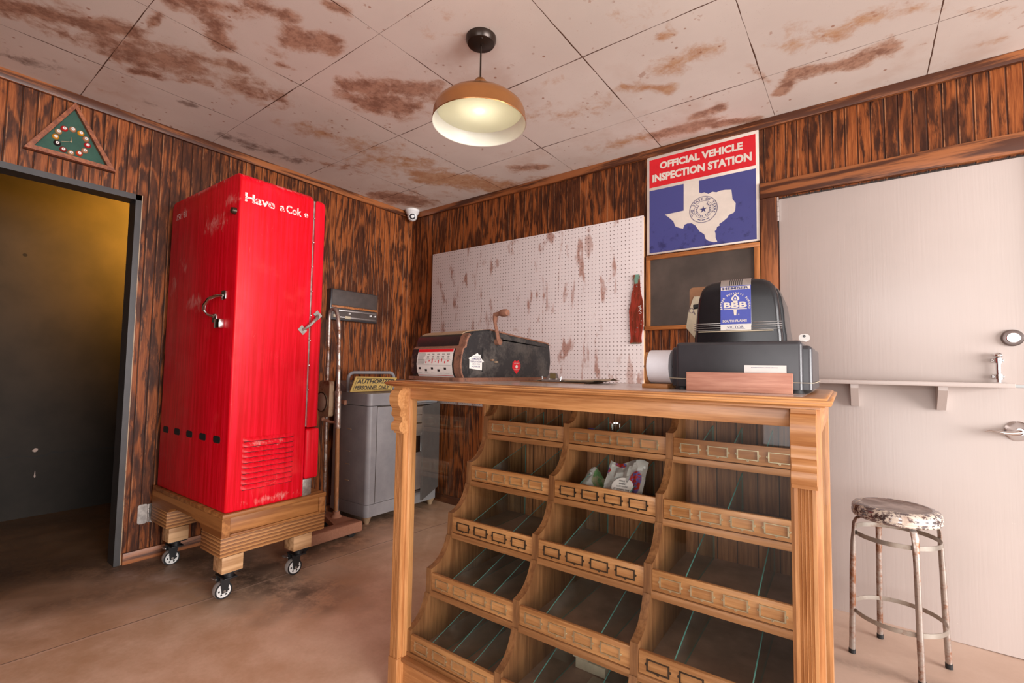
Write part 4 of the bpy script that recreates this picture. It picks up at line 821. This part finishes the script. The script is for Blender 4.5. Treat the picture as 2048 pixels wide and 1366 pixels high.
GS = {(0, 0): (1, 2, 3), (0, 1): (1, 2, 3), (0, 2): (1, 2, 3), (1, 0): (1, 3), (1, 1): (1, 3), (1, 2): (2,), (2, 0): (1, 3), (2, 1): (1, 3), (2, 2): (1, 3), (3, 0): (1, 2, 3), (3, 1): (1, 3), (3, 2): (1, 3), (4, 0): (1, 2, 3), (4, 1): (1, 3), (4, 2): (1,)}
DARK = {(2, 0), (2, 1), (1, 1), (3, 2)}
for k_ in range(5):
    for c_ in range(3):
        x0 = -1.250 + .386 * c_ + .0125; x1 = x0 + .361
        fb = B(); fb.box(x0, x1, LIP[k_] + .0015, LIP[k_] + .013, FB[k_] + .0015, FT[k_], .0008); front = DC.part(fb, 'bin_front', M['oak_x'] if k_ > 0 else M['oakd_x'])
        for h in range(4):
            hc_ = x0 + .0515 + .0845 * h; zc_ = FT[k_] - .0300; Q = frame((hc_, LIP[k_] + .0015, zc_), (1, 0, 0), (0, 0, 1)); b = B()
            for (u0, u1, v0, v1) in ((-.030, -.0262, -.0155, .0155), (.0262, .030, -.0155, .0155), (-.030, .030, -.0155, -.0125), (-.0262, .0262, .0125, .0150)): b.poly([(u0, v0), (u1, v0), (u1, v1), (u0, v1)], Q, 0, .0034)
            for u_, v_ in ((-.0315, 0), (.0315, 0), (0, -.0170)): b.poly(arc((u_, v_), .0034, 0, 330, 10), Q, 0, .0016); b.sphere(Q @ Vector((u_, v_, .0018)), .0016, 8)
            DC.part(b, 'label_holder', M['bronze'] if (k_, c_) in DARK else M['brass'], front)
        for s_ in GS[(k_, c_)]:
            ga = x0 + .361 * s_ / 4; f0 = LIP[k_] + .013; r0 = 1.733; zb_, zf_ = FB[k_] + .0005, FT[k_] - .004; top_ = min(zf_ + .27 * (r0 - f0), (FB[k_ - 1] - .024) if k_ else 1.0)
            fl_ = min(r0, f0 + (top_ - zf_) / .27)
            pg = [(f0, zb_), (r0, zb_), (r0, top_)] + ([(fl_, top_)] if fl_ < r0 - .002 else []) + [(f0, zf_)]
            b = B(); Q = frame((ga - .0016, 0, 0), (0, 1, 0), (0, 0, 1)); b.poly(pg, Q, 0, .0032)
            for f in b.bm.faces: f.material_index = 0 if abs(f.normal.x) > .9 or f.calc_area() > .004 and len(f.verts) != 4 else 0
            b.bm.normal_update()
            for f in b.bm.faces: f.material_index = 0 if abs(f.normal.x) > .9 else 1
            DC.part(b, 'glass_divider', [M['glassdiv'], M['teal']], smooth=0)
CT = 1.0322   # counter top height

# things in the bins
def bin_pt(a, bb, z): return GL(a, bb, z)
a_, b_ = -.695, 1.640; z0 = FB[0] - .0015
H = T('sand_timer', 'small chrome-framed sand timer in the top middle bin', 'timer', GL(a_, b_, z0), TH, (a_, b_, z0)); Q = Matrix.Translation((a_, b_, 0))
b = B(); b.lathe([(.021, z0), (.021, z0 + .004)], Q, 24); b.lathe([(.022, .886), (.022, .891)], Q, 24); H.part(b, 'end_plate', M['chrome'])
for i in range(3):
    an = .5 + i * 2.094; b = B(); b.cyl((a_ + .018 * math.cos(an), b_ + .018 * math.sin(an), z0 + .004), (a_ + .018 * math.cos(an), b_ + .018 * math.sin(an), .886), .0016, n=8); H.part(b, 'post', M['chrome'])
hh = .886 - z0 - .004; b = B(); b.lathe([(.005, z0 + .004), (.013, z0 + .010), (.014, z0 + .022), (.003, z0 + .004 + hh / 2), (.014, .886 - .018), (.013, .886 - .006), (.005, .886)], Q, 20); H.part(b, 'glass_bulb', M['glassdiv'])
b = B(); b.lathe([(.018, z0), (.018, .850), (.014, .858), (.004, .861)], Matrix.Translation((-.786, 1.63, 0)), 20); single(b, 'blue_cap', M['blue'], 'small blue domed cap in the top middle bin', 'cap', GL(-.786, 1.63, z0), 35, TH, (-.786, 1.63, z0))
# crumpled printed bag in the second row
k = N('printed_bag'); v = k.obj(); o = k.sep(v)
c = (.66, .64, .60)
c = k.mix(k.rng(k.spots(v, [((-.065, 0, .075), (.030, 1, .045)), ((-.045, 0, .045), (.020, 1, .05)), ((-.155, 0, .03), (.035, 1, .05))]), .15, .3), c, k.mix(k.rng(k.noise(v, 45, 2), .45, .55), (.18, .36, .15), (.42, .42, .26)))
c = k.mix(k.rng(k.spots(v, [((.010, 0, .12), (.03, 1, .012)), ((-.035, 0, .10), (.02, 1, .014)), ((.075, 0, .075), (.03, 1, .05)), ((.085, 0, .02), (.02, 1, .03))]), .2, .35), c, k.mix(k.rng(k.noise(v, 70, 2), .45, .55), (.55, .05, .03), (.20, .16, .45)))
M['bag'] = k.pr(c, .22, 0, None, .6, .4)
BG = T('wrapper_bag', 'crumpled clear wrapper with comic print in second-row middle bin', 'wrapper', GL(-.660, 1.53, FB[1]), TH, (-.660, 1.53, FB[1]))
b = B(); nx, nz = 28, 18; vs = []
edge = lambda t: .134 + .012 * math.sin(t * 9) if t > .38 else .078 + .02 * math.sin(t * 14)
for i in range(nx + 1):
    t_ = i / nx; col_ = []
    for j in range(nz + 1):
        q_ = j / nz; x = -.780 + .228 * t_; z = FB[1] + .0005 + q_ * edge(t_)
        y = 1.495 + .100 * q_ + .010 * mnoise.noise(Vector((t_ * 9, q_ * 6, 3))) + .005 * mnoise.noise(Vector((t_ * 25, q_ * 20, 5)))
        col_.append(b.bm.verts.new((x, y, z)))
    vs.append(col_)
for i in range(nx):
    for j in range(nz): b.face([vs[i][j], vs[i + 1][j], vs[i + 1][j + 1], vs[i][j + 1]])
ext_ = bmesh.ops.solidify(b.bm, geom=list(b.bm.faces), thickness=.0012); BG.part(b, 'film', M['bag'], smooth=20)
sl_ = frame((0, 0, 0), (1, 0, 0), (0, .100, .118))
Q = frame((-.622, 1.540, FB[1] + .053), (1, 0, 0), (0, .647, .763)); b = B(); b.poly([(.036 * math.cos(t) * 1.05, .036 * math.sin(t) * .95) for t in [i * PI / 14 for i in range(28)]], Q, .010, .0104)
b.mi = 1
for i, s_ in enumerate(('HOLE ST', 'ENEMY', 'I JUST FOUND', 'IT DOWN THE', 'AS A PEST')): b.text(s_, Q @ Matrix.Translation((0, .021 - i * .0105, .0106)), None, .0062, .02, 0, .0003, True)
BG.part(b, 'speech_balloon', [M['white'], M['signblack']])
# cardboard odds in the bottom middle bin
b = B(); b.box(-.745, -.640, 1.440, 1.56, FB[4] - .0015, FB[4] + .030, .002); b.box(-.755, -.700, 1.44, 1.46, FB[4] + .030, FB[4] + .042, .001); single(b, 'paper_box', M['oldpaper'], 'small cream paper box lying in bottom middle bin', 'box', GL(-.69, 1.5, FB[4] - .0015), 35, TH, (-.69, 1.5, FB[4] - .0015))
b = B(); b.box(-.675, -.610, 1.30, 1.425, FB[4] - .0015, FB[4] + .006, .002); single(b, 'folded_paper', M['oldpaper'], 'pinkish folded paper slip in front of the cream box', 'paper', GL(-.64, 1.36, FB[4] - .0015), 35, TH, (-.64, 1.36, FB[4] - .0015))

# ------------------------------------------------------------------ hand-crank adding machine on the counter
AR = TH + math.radians(-7); AO = GL(-1.086, 1.239, CT)
AM = T('adding_machine', 'rusty black hand-crank adding machine at left end of counter', 'adding machine', AO, AR, (0, 0, 0))
def sideprof(o): # (v,w) with outward offset o
    return [(.0 - o, .012), (-.010 - o, .030), (-.014 - o, .060), (-.010 - o, .092), (-.003 - o, .116), (.008 - o, .124 + o), (.011 - o, .138 + o), (.018 - o, .158 + o), (.028 - o, .169 + o), (.046, .178 + o), (.080, .184 + o), (.130, .190 + o), (.168, .186 + o), (.300, .172 + o), (.470, .156 + o), (.486 + o, .146), (.492 + o, .120), (.496 + o, .076), (.488 + o, .012)]
FQ = lambda u: frame((u, 0, 0), (0, 1, 0), (0, 0, 1))
b = B(); b.poly(sideprof(0), FQ(-.288), 0, .284); AM.part(b, 'body', M['blackrust'], smooth=30)
b = B(); b.poly(sideprof(-.004), FQ(-.006), 0, .007); AM.part(b, 'side_plate', M['blackside'], smooth=30)
b = B(); b.poly(rrect(-.302, .008, -.018, .500, .012), Matrix(), 0, .013); AM.part(b, 'base_flange', M['rustband'])
b = B(); fp = sideprof(.002)[:9]; fp2 = sideprof(-.004)[:9]; b.poly(fp + fp2[::-1], FQ(-.034), 0, .036); AM.part(b, 'corner_strip', M['rustband'], smooth=30)
b = B(); fp = sideprof(.0025)[8:13]; fp2 = sideprof(-.004)[8:13]; b.poly(fp + fp2[::-1], FQ(-.275), 0, .235); AM.part(b, 'top_cover', M['tanmetal'], smooth=30)
b = B(); fp = sideprof(.0025)[11:16]; fp2 = sideprof(-.003)[11:16]; b.poly(fp + fp2[::-1], FQ(-.288), 0, .290); AM.part(b, 'rear_cover', M['rustband'], smooth=30)
b = B(); fp = sideprof(.0022)[4:6]; fp2 = sideprof(-.004)[4:6]; b.poly(fp + fp2[::-1], FQ(-.288), 0, .256); AM.part(b, 'step_band', M['rustband'], smooth=30)
# instruction label that follows the front curve
lp = sideprof(.0009)[0:5]; li = sideprof(-.0005)[0:5]
b = B(); b.poly(lp + li[::-1], FQ(-.250), 0, .205); lab = AM.part(b, 'instruction_label', M['white'], smooth=60)
def lpt(w):
    pr_ = sideprof(.0013)
    for p, q_ in zip(pr_, pr_[1:]):
        if p[1] <= w <= q_[1]: return p[0] + (q_[0] - p[0]) * (w - p[1]) / (q_[1] - p[1])
    return -.01
def lbar(b, u0, u1, w0, w1): 
    v0, v1 = lpt(w0), lpt(w1); b.face([b.bm.verts.new(p) for p in ((u0, v0, w0), (u1, v0, w0), (u1, v1, w1), (u0, v1, w1))])
b = B(); lbar(b, -.249, -.046, .1045, .1155); lbar(b, -.249, -.046, .0175, .0190)
for i in range(8): lbar(b, -.195 + i * .018, -.190 + i * .018, .063 + .006 * (i % 2), .071 + .004 * (i % 3))
AM.part(b, 'label_red_print', M['signred'], lab, smooth=0)
b = B()
for i in range(14): lbar(b, -.244, -.205 + .006 * math.sin(i * 7), .1015 - i * .0031, .1024 - i * .0031)
for i in range(5):
    for j in range(3): lbar(b, -.190 + i * .029 + j * .0045, -.1875 + i * .029 + j * .0045, .084, .098)
    lbar(b, -.192 + i * .029, -.174 + i * .029, .0795, .0802); lbar(b, -.238 + i * .037, -.225 + i * .037, .040 - .007 * (i % 2), .048 - .007 * (i % 2)); lbar(b, -.246 + i * .040, -.222 + i * .040, .0265, .0272)
lbar(b, -.246, -.05, .0560, .0565); lbar(b, -.246, -.05, .0760, .0765)
AM.part(b, 'label_black_print', M['signblack'], lab, smooth=0)
b = B(); Q = frame((.0012, 0, 0), (0, 1, 0), (0, 0, 1)); hs = [(.027, .046), (.089, .040), (.089, .068), (.100, .070), (.082, .085), (.081, .096), (.075, .096), (.075, .092), (.066, .102), (.022, .082), (.027, .078)]
b.poly(hs, Q, 0, .0006); b.mi = 1
for t_, u0, w0, w_, h_ in (('COMPLIMENTS OF', .045, .086, .034, .004), ('LA MALINCHE', .036, .077, .048, .0065), ('TORTILLA FACTORY', .031, .067, .056, .0065), ('LUBBOCK TEXAS', .038, .060, .040, .004), ('747-9573', .036, .050, .042, .006)): b.text(t_, Q @ Matrix.Translation((u0, w0, .0007)), w_, h_, .012)
AM.part(b, 'house_sticker', [M['white'], M['navy']])
b = B(); b.poly([(.252, .050), (.277, .026), (.300, .050), (.300, .066), (.288, .081), (.278, .076), (.266, .080), (.254, .070)], Q, 0, .0006); b.mi = 1; b.poly(arc((.277, .055), .007, 0, 330, 12), Q, .0007, .0009); b.text('AUTOMATIC', Q @ Matrix.Translation((.262, .067, .0007)), .030, .003, .01); b.text('WINDOWS', Q @ Matrix.Translation((.262, .042, .0007)), .030, .003, .01)
AM.part(b, 'red_shield_sticker', [M['signred'], M['white']])
b = B(); b.box(.0005, .0018, .0885, .0935, .034, .120); b.cyl((.0005, .190, .155), (.0018, .190, .155), .010, n=16); b.poly([(.19, .153), (.30, .148), (.46, .140), (.46, .137), (.30, .146), (.19, .158)], Q, 0, .0008); AM.part(b, 'slot', M['opening_shade'])
b = B(); b.box(.0005, .010, .132, .143, .075, .081, .001); b.box(.0005, .010, .152, .165, .068, .074, .001); AM.part(b, 'stud', M['tanmetal'])
b = B(); b.cyl((.0, .161, .146), (.022, .161, .146), .012, n=18); b.tube([(.016, .161, .146), (.017, .152, .170), (.018, .142, .196), (.020, .134, .212), (.024, .128, .228), (.027, .127, .240)], [.011, .0085, .0075, .007, .008, .009], 10, flat=[.5, .6, .7, .8, 1, 1])
b.tube([(.024, .127, .243), (.040, .128, .246), (.052, .128, .247)], [.009, .008, .009], 12); cw = AM.part(b, 'crank', M['rustband'])
b = B(); b.lathe([(.007, .050), (.012, .056), (.0140, .068), (.0135, .082), (.011, .088), (.005, .089)], frame((0, .128, .248), (0, 1, 0), (0, 0, 1)), 20); AM.part(b, 'crank_knob', M['rustband'], cw)

# clipboard with papers lying beside it
CP = T('clipboard', 'clipboard of aged papers with steel clip lying on the counter', 'clipboard', GL(-.83, 1.53, CT), TH, (-.83, 1.53, CT))
rotm = Matrix.Translation((-.83, 1.53, 0)) @ Matrix.Rotation(math.radians(4), 4, 'Z')
b = B(); b.poly(rrect(-.155, .10, -.09, .10, .006), rotm, CT, CT + .003); CP.part(b, 'board', M['masonite'])
def sheet(b, x0, x1, y0, y1, z, lift, seed, Mx):
    n = 14; vs = [[b.bm.verts.new(Mx @ Vector((x0 + (x1 - x0) * i / n, y0 + (y1 - y0) * j / 6, z + lift * (i / n) ** 2 * (.6 + .4 * math.sin(j * 1.3 + seed)) + .001 * mnoise.noise(Vector((i * .8, j * .9, seed)))))) for j in range(7)] for i in range(n + 1)]
    for i in range(n):
        for j in range(6): b.face([vs[i][j], vs[i + 1][j], vs[i + 1][j + 1], vs[i][j + 1]])
for i in range(3):
    b = B(); sheet(b, -.11, .135 + .015 * i, -.085 + .012 * i, .085 + .01 * i, CT + .0045 + i * .0015, .004 + .003 * i, i * 2.1, rotm @ Matrix.Rotation(.06 * (i - 1), 4, 'Z')); CP.part(b, 'paper_sheet', M['oldpaper'])
Q = rotm @ frame((-.028, -.070, CT + .008), (1, 0, 0), (0, 0, 1))
b = B(); b.poly([(-.030, 0), (.030, 0), (.030, .004), (.022, .008), (.017, .024), (.012, .027), (-.012, .027), (-.017, .024), (-.024, .008), (-.030, .004)], Q, 0, -.0016); b.poly(rrect(-.036, .036, -.004, .004, .002), Q, .018, -.018); clip = CP.part(b, 'spring_clip', M['aluminium'])
b = B(); b.poly(rrect(-.0115, .0115, .007, .024, .002), Q, .0003, .0010); CP.part(b, 'clip_plate', plain('olive_brass', (.26, .20, .09), .4, .6), clip)
b = B()
for u_ in (-.014, .014): b.sphere(Q @ Vector((u_, .004, .003)), .005, 10)
for u_ in (-.036, .036): b.tube([Q @ Vector((u_, 0, .012)), Q @ Vector((u_ * 1.05, .014, .010))], .0022, 8)
CP.part(b, 'clip_rivets', M['chrome'], clip)

# ------------------------------------------------------------------ charcoal adding register
RG = T('electric_register', 'charcoal two-tier office adding register with blue sticker on counter', 'register', GL(-.228, 1.45, CT), TH, (-.228, 1.45, CT))
SA = -.228
b = B(); b.poly(rrect(-.374, -.0815, 1.292, 1.665, .010), Matrix(), CT + .009, 1.158)
es = [e for e in b.bm.edges if all(abs(v.co.z - 1.158) < 1e-6 for v in e.verts)]; bmesh.ops.bevel(b.bm, geom=es, offset=.010, segments=4, profile=.5, affect='EDGES'); base = RG.part(b, 'lower_case', M['register'])
b = B(); b.poly(rrect(-.391, -.063, 1.312, 1.650, .010), Matrix(), CT + .009, 1.147)
es = [e for e in b.bm.edges if all(abs(v.co.z - 1.147) < 1e-6 for v in e.verts)]; bmesh.ops.bevel(b.bm, geom=es, offset=.010, segments=4, profile=.5, affect='EDGES'); RG.part(b, 'side_flange', M['register'], base)
for x_, y_ in ((-.362, 1.315), (-.10, 1.315), (-.362, 1.63), (-.10, 1.63)):
    b = B(); b.cyl((x_, y_, CT), (x_, y_, CT + .0095), .020, .017, 20); RG.part(b, 'rubber_foot', M['blackplastic'], base)
def upp(sc, dz): 
    L_ = [(.104, 1.157), (.1035, 1.178), (.1005, 1.20), (.0985, 1.24), (.094, 1.278), (.0865, 1.300), (.076, 1.312), (.060, 1.319), (.035, 1.3225)]
    return [(SA - .0 + x * sc, z + dz) for x, z in L_] + [(SA - x * sc, z + dz) for x, z in L_[::-1]]
def loft(b, secs):
    R = [[b.bm.verts.new((SA + (p[0] - SA) * sx_, y_, CT + .12 + (p[1] - CT - .12) * sz_)) for p in upp(1, 0)] for y_, sx_, sz_ in secs]
    n = len(R[0])
    for u_, w_ in zip(R, R[1:]):
        for i in range(n): b.face([u_[i], u_[(i + 1) % n], w_[(i + 1) % n], w_[i]])
    b.face(R[0][::-1]); b.face(R[-1]); return b
b = B(); loft(b, [(1.318, .90, .90), (1.321, .95, .95), (1.327, .985, .985), (1.336, 1, 1), (1.40, 1.0, 1.0), (1.47, .99, .97), (1.53, .96, .88), (1.56, .93, .72), (1.60, .9, .35)]); upc = RG.part(b, 'upper_case', M['regtop'], smooth=50)
b = B(); loft(b, [(1.350, 1.03, .90), (1.352, 1.065, .945), (1.360, 1.075, .955), (1.40, 1.08, .955), (1.50, 1.07, .88), (1.57, 1.02, .66), (1.625, .98, .30)]); RG.part(b, 'outer_shell', M['regtop'], upc, smooth=50)
b = B(); b.box(SA - .092, SA + .085, 1.312, 1.322, 1.1845, 1.1875, .001); RG.part(b, 'lip_strip', M['oldpaper'], upc)
b = B()
for i in range(4):
    z_ = 1.1895 + i * .0058
    for x0, x1 in ((SA - .1035, SA - .036), (SA + .038, SA + .104)): b.box(x0, x1, 1.3168, 1.326, z_, z_ + .0016, .0006)
RG.part(b, 'trim_line', M['aluminium'], upc)
Q = frame((SA, 1.3175, 0), (1, 0, 0), (0, 0, 1))
b = B(); pr_ = [(1.3165, 1.200), (1.3165, 1.301), (1.3180, 1.310), (1.3225, 1.3175), (1.328, 1.3220), (1.337, 1.3240), (1.40, 1.3240)]
for (y0, z0), (y1, z1) in zip(pr_, pr_[1:]): b.face([b.bm.verts.new(p) for p in ((SA - .036, y0, z0), (SA + .036, y0, z0), (SA + .036, y1, z1), (SA - .036, y1, z1))])
bmesh.ops.remove_doubles(b.bm, verts=b.bm.verts, dist=1e-5); chs = RG.part(b, 'chrome_strip', M['aluminium'], upc, smooth=60)
b = B()
for i in range(7): b.tube([(SA - .014 + i * .0048, 1.3165, 1.3055), (SA - .014 + i * .0048, 1.3180, 1.3105), (SA - .014 + i * .0048, 1.3225, 1.3178), (SA - .014 + i * .0048, 1.328, 1.3223), (SA - .014 + i * .0048, 1.345, 1.3243)], .0009, 6)
RG.part(b, 'strip_rib', M['signblack'], chs)
b = B(); b.poly([(-.0365, 1.2045), (.0355, 1.2045), (.036, 1.3035), (-.0355, 1.3035)], Q, .001, .0022); stk = RG.part(b, 'blue_sticker', M['blue'], upc)
Q2 = frame((SA, 1.3175 - .0024, 0), (1, 0, 0), (0, 0, 1)); b = B()
b.poly([(-.0345, 1.2935), (.0345, 1.2935), (.0345, 1.3015), (-.0345, 1.3015)], Q2, 0, .0002); b.mi = 1; b.text('MEMBER', Q2 @ Matrix.Translation((-.031, 1.2945, .0001)), .062, .0062, .03); b.mi = 0
b.arctext('BETTER BUSINESS BUREAU', Q2 @ Matrix.Translation((-.001, 1.2510, 0)), .0335, PI / 2, 3.5, .0048, .03, .0003)
b.text('BBB', Q2 @ Matrix.Translation((-.0285, 1.2465, 0)), .055, .0150, .03); b.box(SA - .0285, SA + .0265, 1.3147, 1.3150, 1.2425, 1.2443); b.box(SA - .006, SA + .005, 1.3147, 1.3150, 1.2600, 1.2645)
b.poly([(-.005, 1.2420), (.003, 1.2420), (.0015, 1.2270), (-.0035, 1.2270)], Q2, 0, .0003); b.text('®', Q2 @ Matrix.Translation((.0055, 1.2275, 0)), None, .0035, .01)
fl_ = [(-.0005, 1.2840), (.0035, 1.2780), (.0085, 1.2730), (.0090, 1.2680), (.006, 1.2652), (-.007, 1.2652), (-.0100, 1.2680), (-.0095, 1.2730), (-.0045, 1.2780)]
b.poly(fl_, Q2, 0, .0003); b.text('SOUTH PLAINS', Q2 @ Matrix.Translation((-.0315, 1.2095, 0)), .058, .0062, .025)
b.mi = 2; b.poly([(-.0005, 1.2790), (.0045, 1.2715), (.0035, 1.2670), (-.0045, 1.2670), (-.0055, 1.2715)], Q2, .0003, .0005); b.mi = 0; b.poly([(-.0005, 1.2745), (.002, 1.2705), (.001, 1.2685), (-.002, 1.2685), (-.003, 1.2705)], Q2, .0005, .0007)
RG.part(b, 'sticker_print', [M['cream'], M['navy'], M['blue']], stk)
b = B(); b.poly([(-.0365, 1.1885), (.0355, 1.1885), (.0355, 1.2040), (-.0365, 1.2040)], Q, .0005, .0016); b.mi = 1; b.text('VICTOR', Q @ Matrix.Translation((-.021, 1.1935, .0017)), .040, .0062, .0); b.poly([(-.024, 1.1915), (.022, 1.1915), (.022, 1.1920), (-.024, 1.1920)], Q, .0016, .0019); RG.part(b, 'name_plate', [M['white'], M['navy']], upc)
b = B(); b.tube([(-.352, 1.395, 1.2655), (-.320, 1.395, 1.2685)], .0068, 14); b.tube([(-.322, 1.395, 1.2685), (-.30, 1.395, 1.2685)], .004, 10); RG.part(b, 'side_crank', M['blackplastic'], upc)
b = B(); Q = frame((-.3585, 1.395, 1.2555), (1, 0, 0), (0, 0, 1)); b.tube([Q @ Vector((.006 * math.cos(t), .0068 * math.sin(t), 0)) for t in [i * PI / 8 for i in range(16)]], .0013, 6, True); b.tube([(-.353, 1.395, 1.2515), (-.349, 1.395, 1.243)], .002, 6); RG.part(b, 'key_ring', M['chrome'], upc)
b = B(); lp_ = rrect(-.3935, -.0605, 1.2895, 1.653, .014); b.tube([(x, y, 1.062 - .004 * (x > -.2)) for x, y in lp_], .0008, 5, True); RG.part(b, 'string', M['oldpaper'], base)
b = B(); b.cyl((-.082, 1.36, 1.1585), (-.082, 1.36, 1.160), .006, n=12); b.poly(rrect(-.0925, -.0695, 1.159, 1.177, .007), frame((0, 1.36, 0), (1, 0, 0), (0, 0, 1)), 0, .002); b.mi = 1; b.ring(frame((-.081, 1.3577, 1.172), (1, 0, 0), (0, 0, 1)), .001, .003, 0, .0004, 16)
RG.part(b, 'white_tab', [M['white'], M['signblack']], base)
# sheet clipped behind it
SC = T('leaning_clipboard', 'brown clipboard with pale slip standing behind the charcoal register', 'clipboard', GL(-.33, 1.69, CT), TH, (-.33, 1.69, CT))
Q = frame((0, 1.690, 0), (1, 0, 0), (0, 0, 1))
b = B(); b.poly(rrect(-.440, -.215, CT, 1.372, .012), Q, 0, -.003); SC.part(b, 'backing', M['masonite'])
b = B(); b.poly([(-.452, 1.232), (-.400, 1.168), (-.380, CT + .02), (-.23, CT + .02), (-.23, 1.335), (-.425, 1.340), (-.431, 1.325), (-.445, 1.28)], Q, .0012, .0020); SC.part(b, 'slip', M['oldpaper'])
# paper roll in its wooden holder
b = B(); b.box(-.470, -.398, 1.300, 1.42, CT, CT + .012, .001); RH = T('roll_holder', 'rough wooden holder under the white paper roll', 'holder', GL(-.45, 1.36, CT), TH, (-.45, 1.36, CT)); RH.part(b, 'base_block', M['pine_x'])
b = B(); b.poly(rrect(1.318, 1.402, CT + .012, CT + .102, .018), frame((-.470, 0, 0), (0, 1, 0), (0, 0, 1)), 0, .007); RH.part(b, 'end_plate', M['pine_z'])
b = B(); b.tube([(-.480, 1.36, CT + .061), (-.400, 1.36, CT + .061)], .0035, 8); b.sphere((-.482, 1.36, CT + .061), .0048, 8); RH.part(b, 'spindle', M['steel'])
b = B(); Q = frame((-.462, 1.36, CT + .061), (0, 1, 0), (0, 0, 1)); b.lathe([(.012, 0), (.0475, 0), (.0475, .062), (.012, .062)], Q, 48, False, False)
b.lathe([(.012, .062), (.012, 0)], Q, 24, False, False); single(b, 'paper_roll', M['paper'], 'white roll of adding-machine paper beside the charcoal register', 'paper roll', GL(-.45, 1.36, CT + .0135), 40, TH, (-.45, 1.36, CT + .0135))
# card holder and card
CR = TH + math.radians(4.0); CO = GL(-.33, 1.231, CT)
CHd = T('card_holder', 'reddish wooden block card holder in front of the charcoal register', 'card holder', CO, CR, (0, 0, 0))
b = B(); b.box(0, .2325, 0, .020, 0, .0475, .0015); b.box(0, .2325, .024, .040, 0, .044, .0015); b.box(.001, .2315, .0195, .0245, 0, .012); CHd.part(b, 'slotted_block', M['redwood'])
k_ = Matrix.Rotation(CR, 3, 'Z'); cl_ = CO + k_ @ Vector((.176, .0222, .0125))
KC = T('business_card', 'white business card standing in the reddish wooden holder', 'card', cl_, CR, (.176, .0222, .0125))
b = B(); b.box(.131, .220, .0212, .0226, .0125, .0660); KC.part(b, 'card', M['white'])
b = B(); b.text('INDEPENDENT CARRIER SERVICE', frame((.146, .0211, .0595), (1, 0, 0), (0, 0, 1)), .056, .0018, .01, 0, .0002); KC.part(b, 'card_print', M['navy'])

# ------------------------------------------------------------------ stool
SX, SY, SZ = 3.289, -.325, flz(3.289)
SO = T('bar_stool', 'round metal stool with chipped paint seat by beige door', 'stool', (SX, SY, SZ)); Q = Matrix.Translation((SX, SY, 0))
b = B(); b.lathe([(.132, .505), (.140, .508), (.143, .514), (.141, .518), (.1435, .521), (.1435, .526), (.1415, .529), (.1425, .533), (.142, .543), (.136, .552), (.118, .558), (.112, .5575)], Q, 64, True, False); seat = SO.part(b, 'seat_rim', M['seat'], smooth=50)
b = B(); b.lathe([(.1125, .5574), (.108, .5555), (.060, .5535), (.001, .553)], Q, 64, False, True); SO.part(b, 'seat_top', M['seattop'], seat)
for i in range(4):
    a = math.radians(20.5 + 90 * i); ca, sa = math.cos(a), math.sin(a)
    pr_ = [(.085, .504), (.118, .503), (.135, .494), (.1435, .475), (.1455, .440), (.1475, .40), (.151, .30), (.155, .13), (.160, SZ + .012)]
    b = B(); pts = [(SX + r * ca, SY + r * sa, z) for r, z in pr_]; b.tube(pts, [.0125, .0125, .0125, .0125, .0115, .0105, .0105, .0105, .0105], 14, flat=[.32, .32, .35, .40, .55, .9, 1, 1, 1]); lg = SO.part(b, 'leg', M['stoolleg'])
    b = B(); b.cyl((SX + .1603 * ca, SY + .1603 * sa, SZ), (SX + .1598 * ca, SY + .1598 * sa, SZ + .018), .0118, n=16); SO.part(b, 'foot_tip', M['blackplastic'], lg)
for r0, z0 in ((.1390, .430), (.1480, .122)):
    b = B(); b.ring(Q, r0 - .0025, r0, z0, z0 + .017, 64); SO.part(b, 'brace_ring', M['stoolring'])
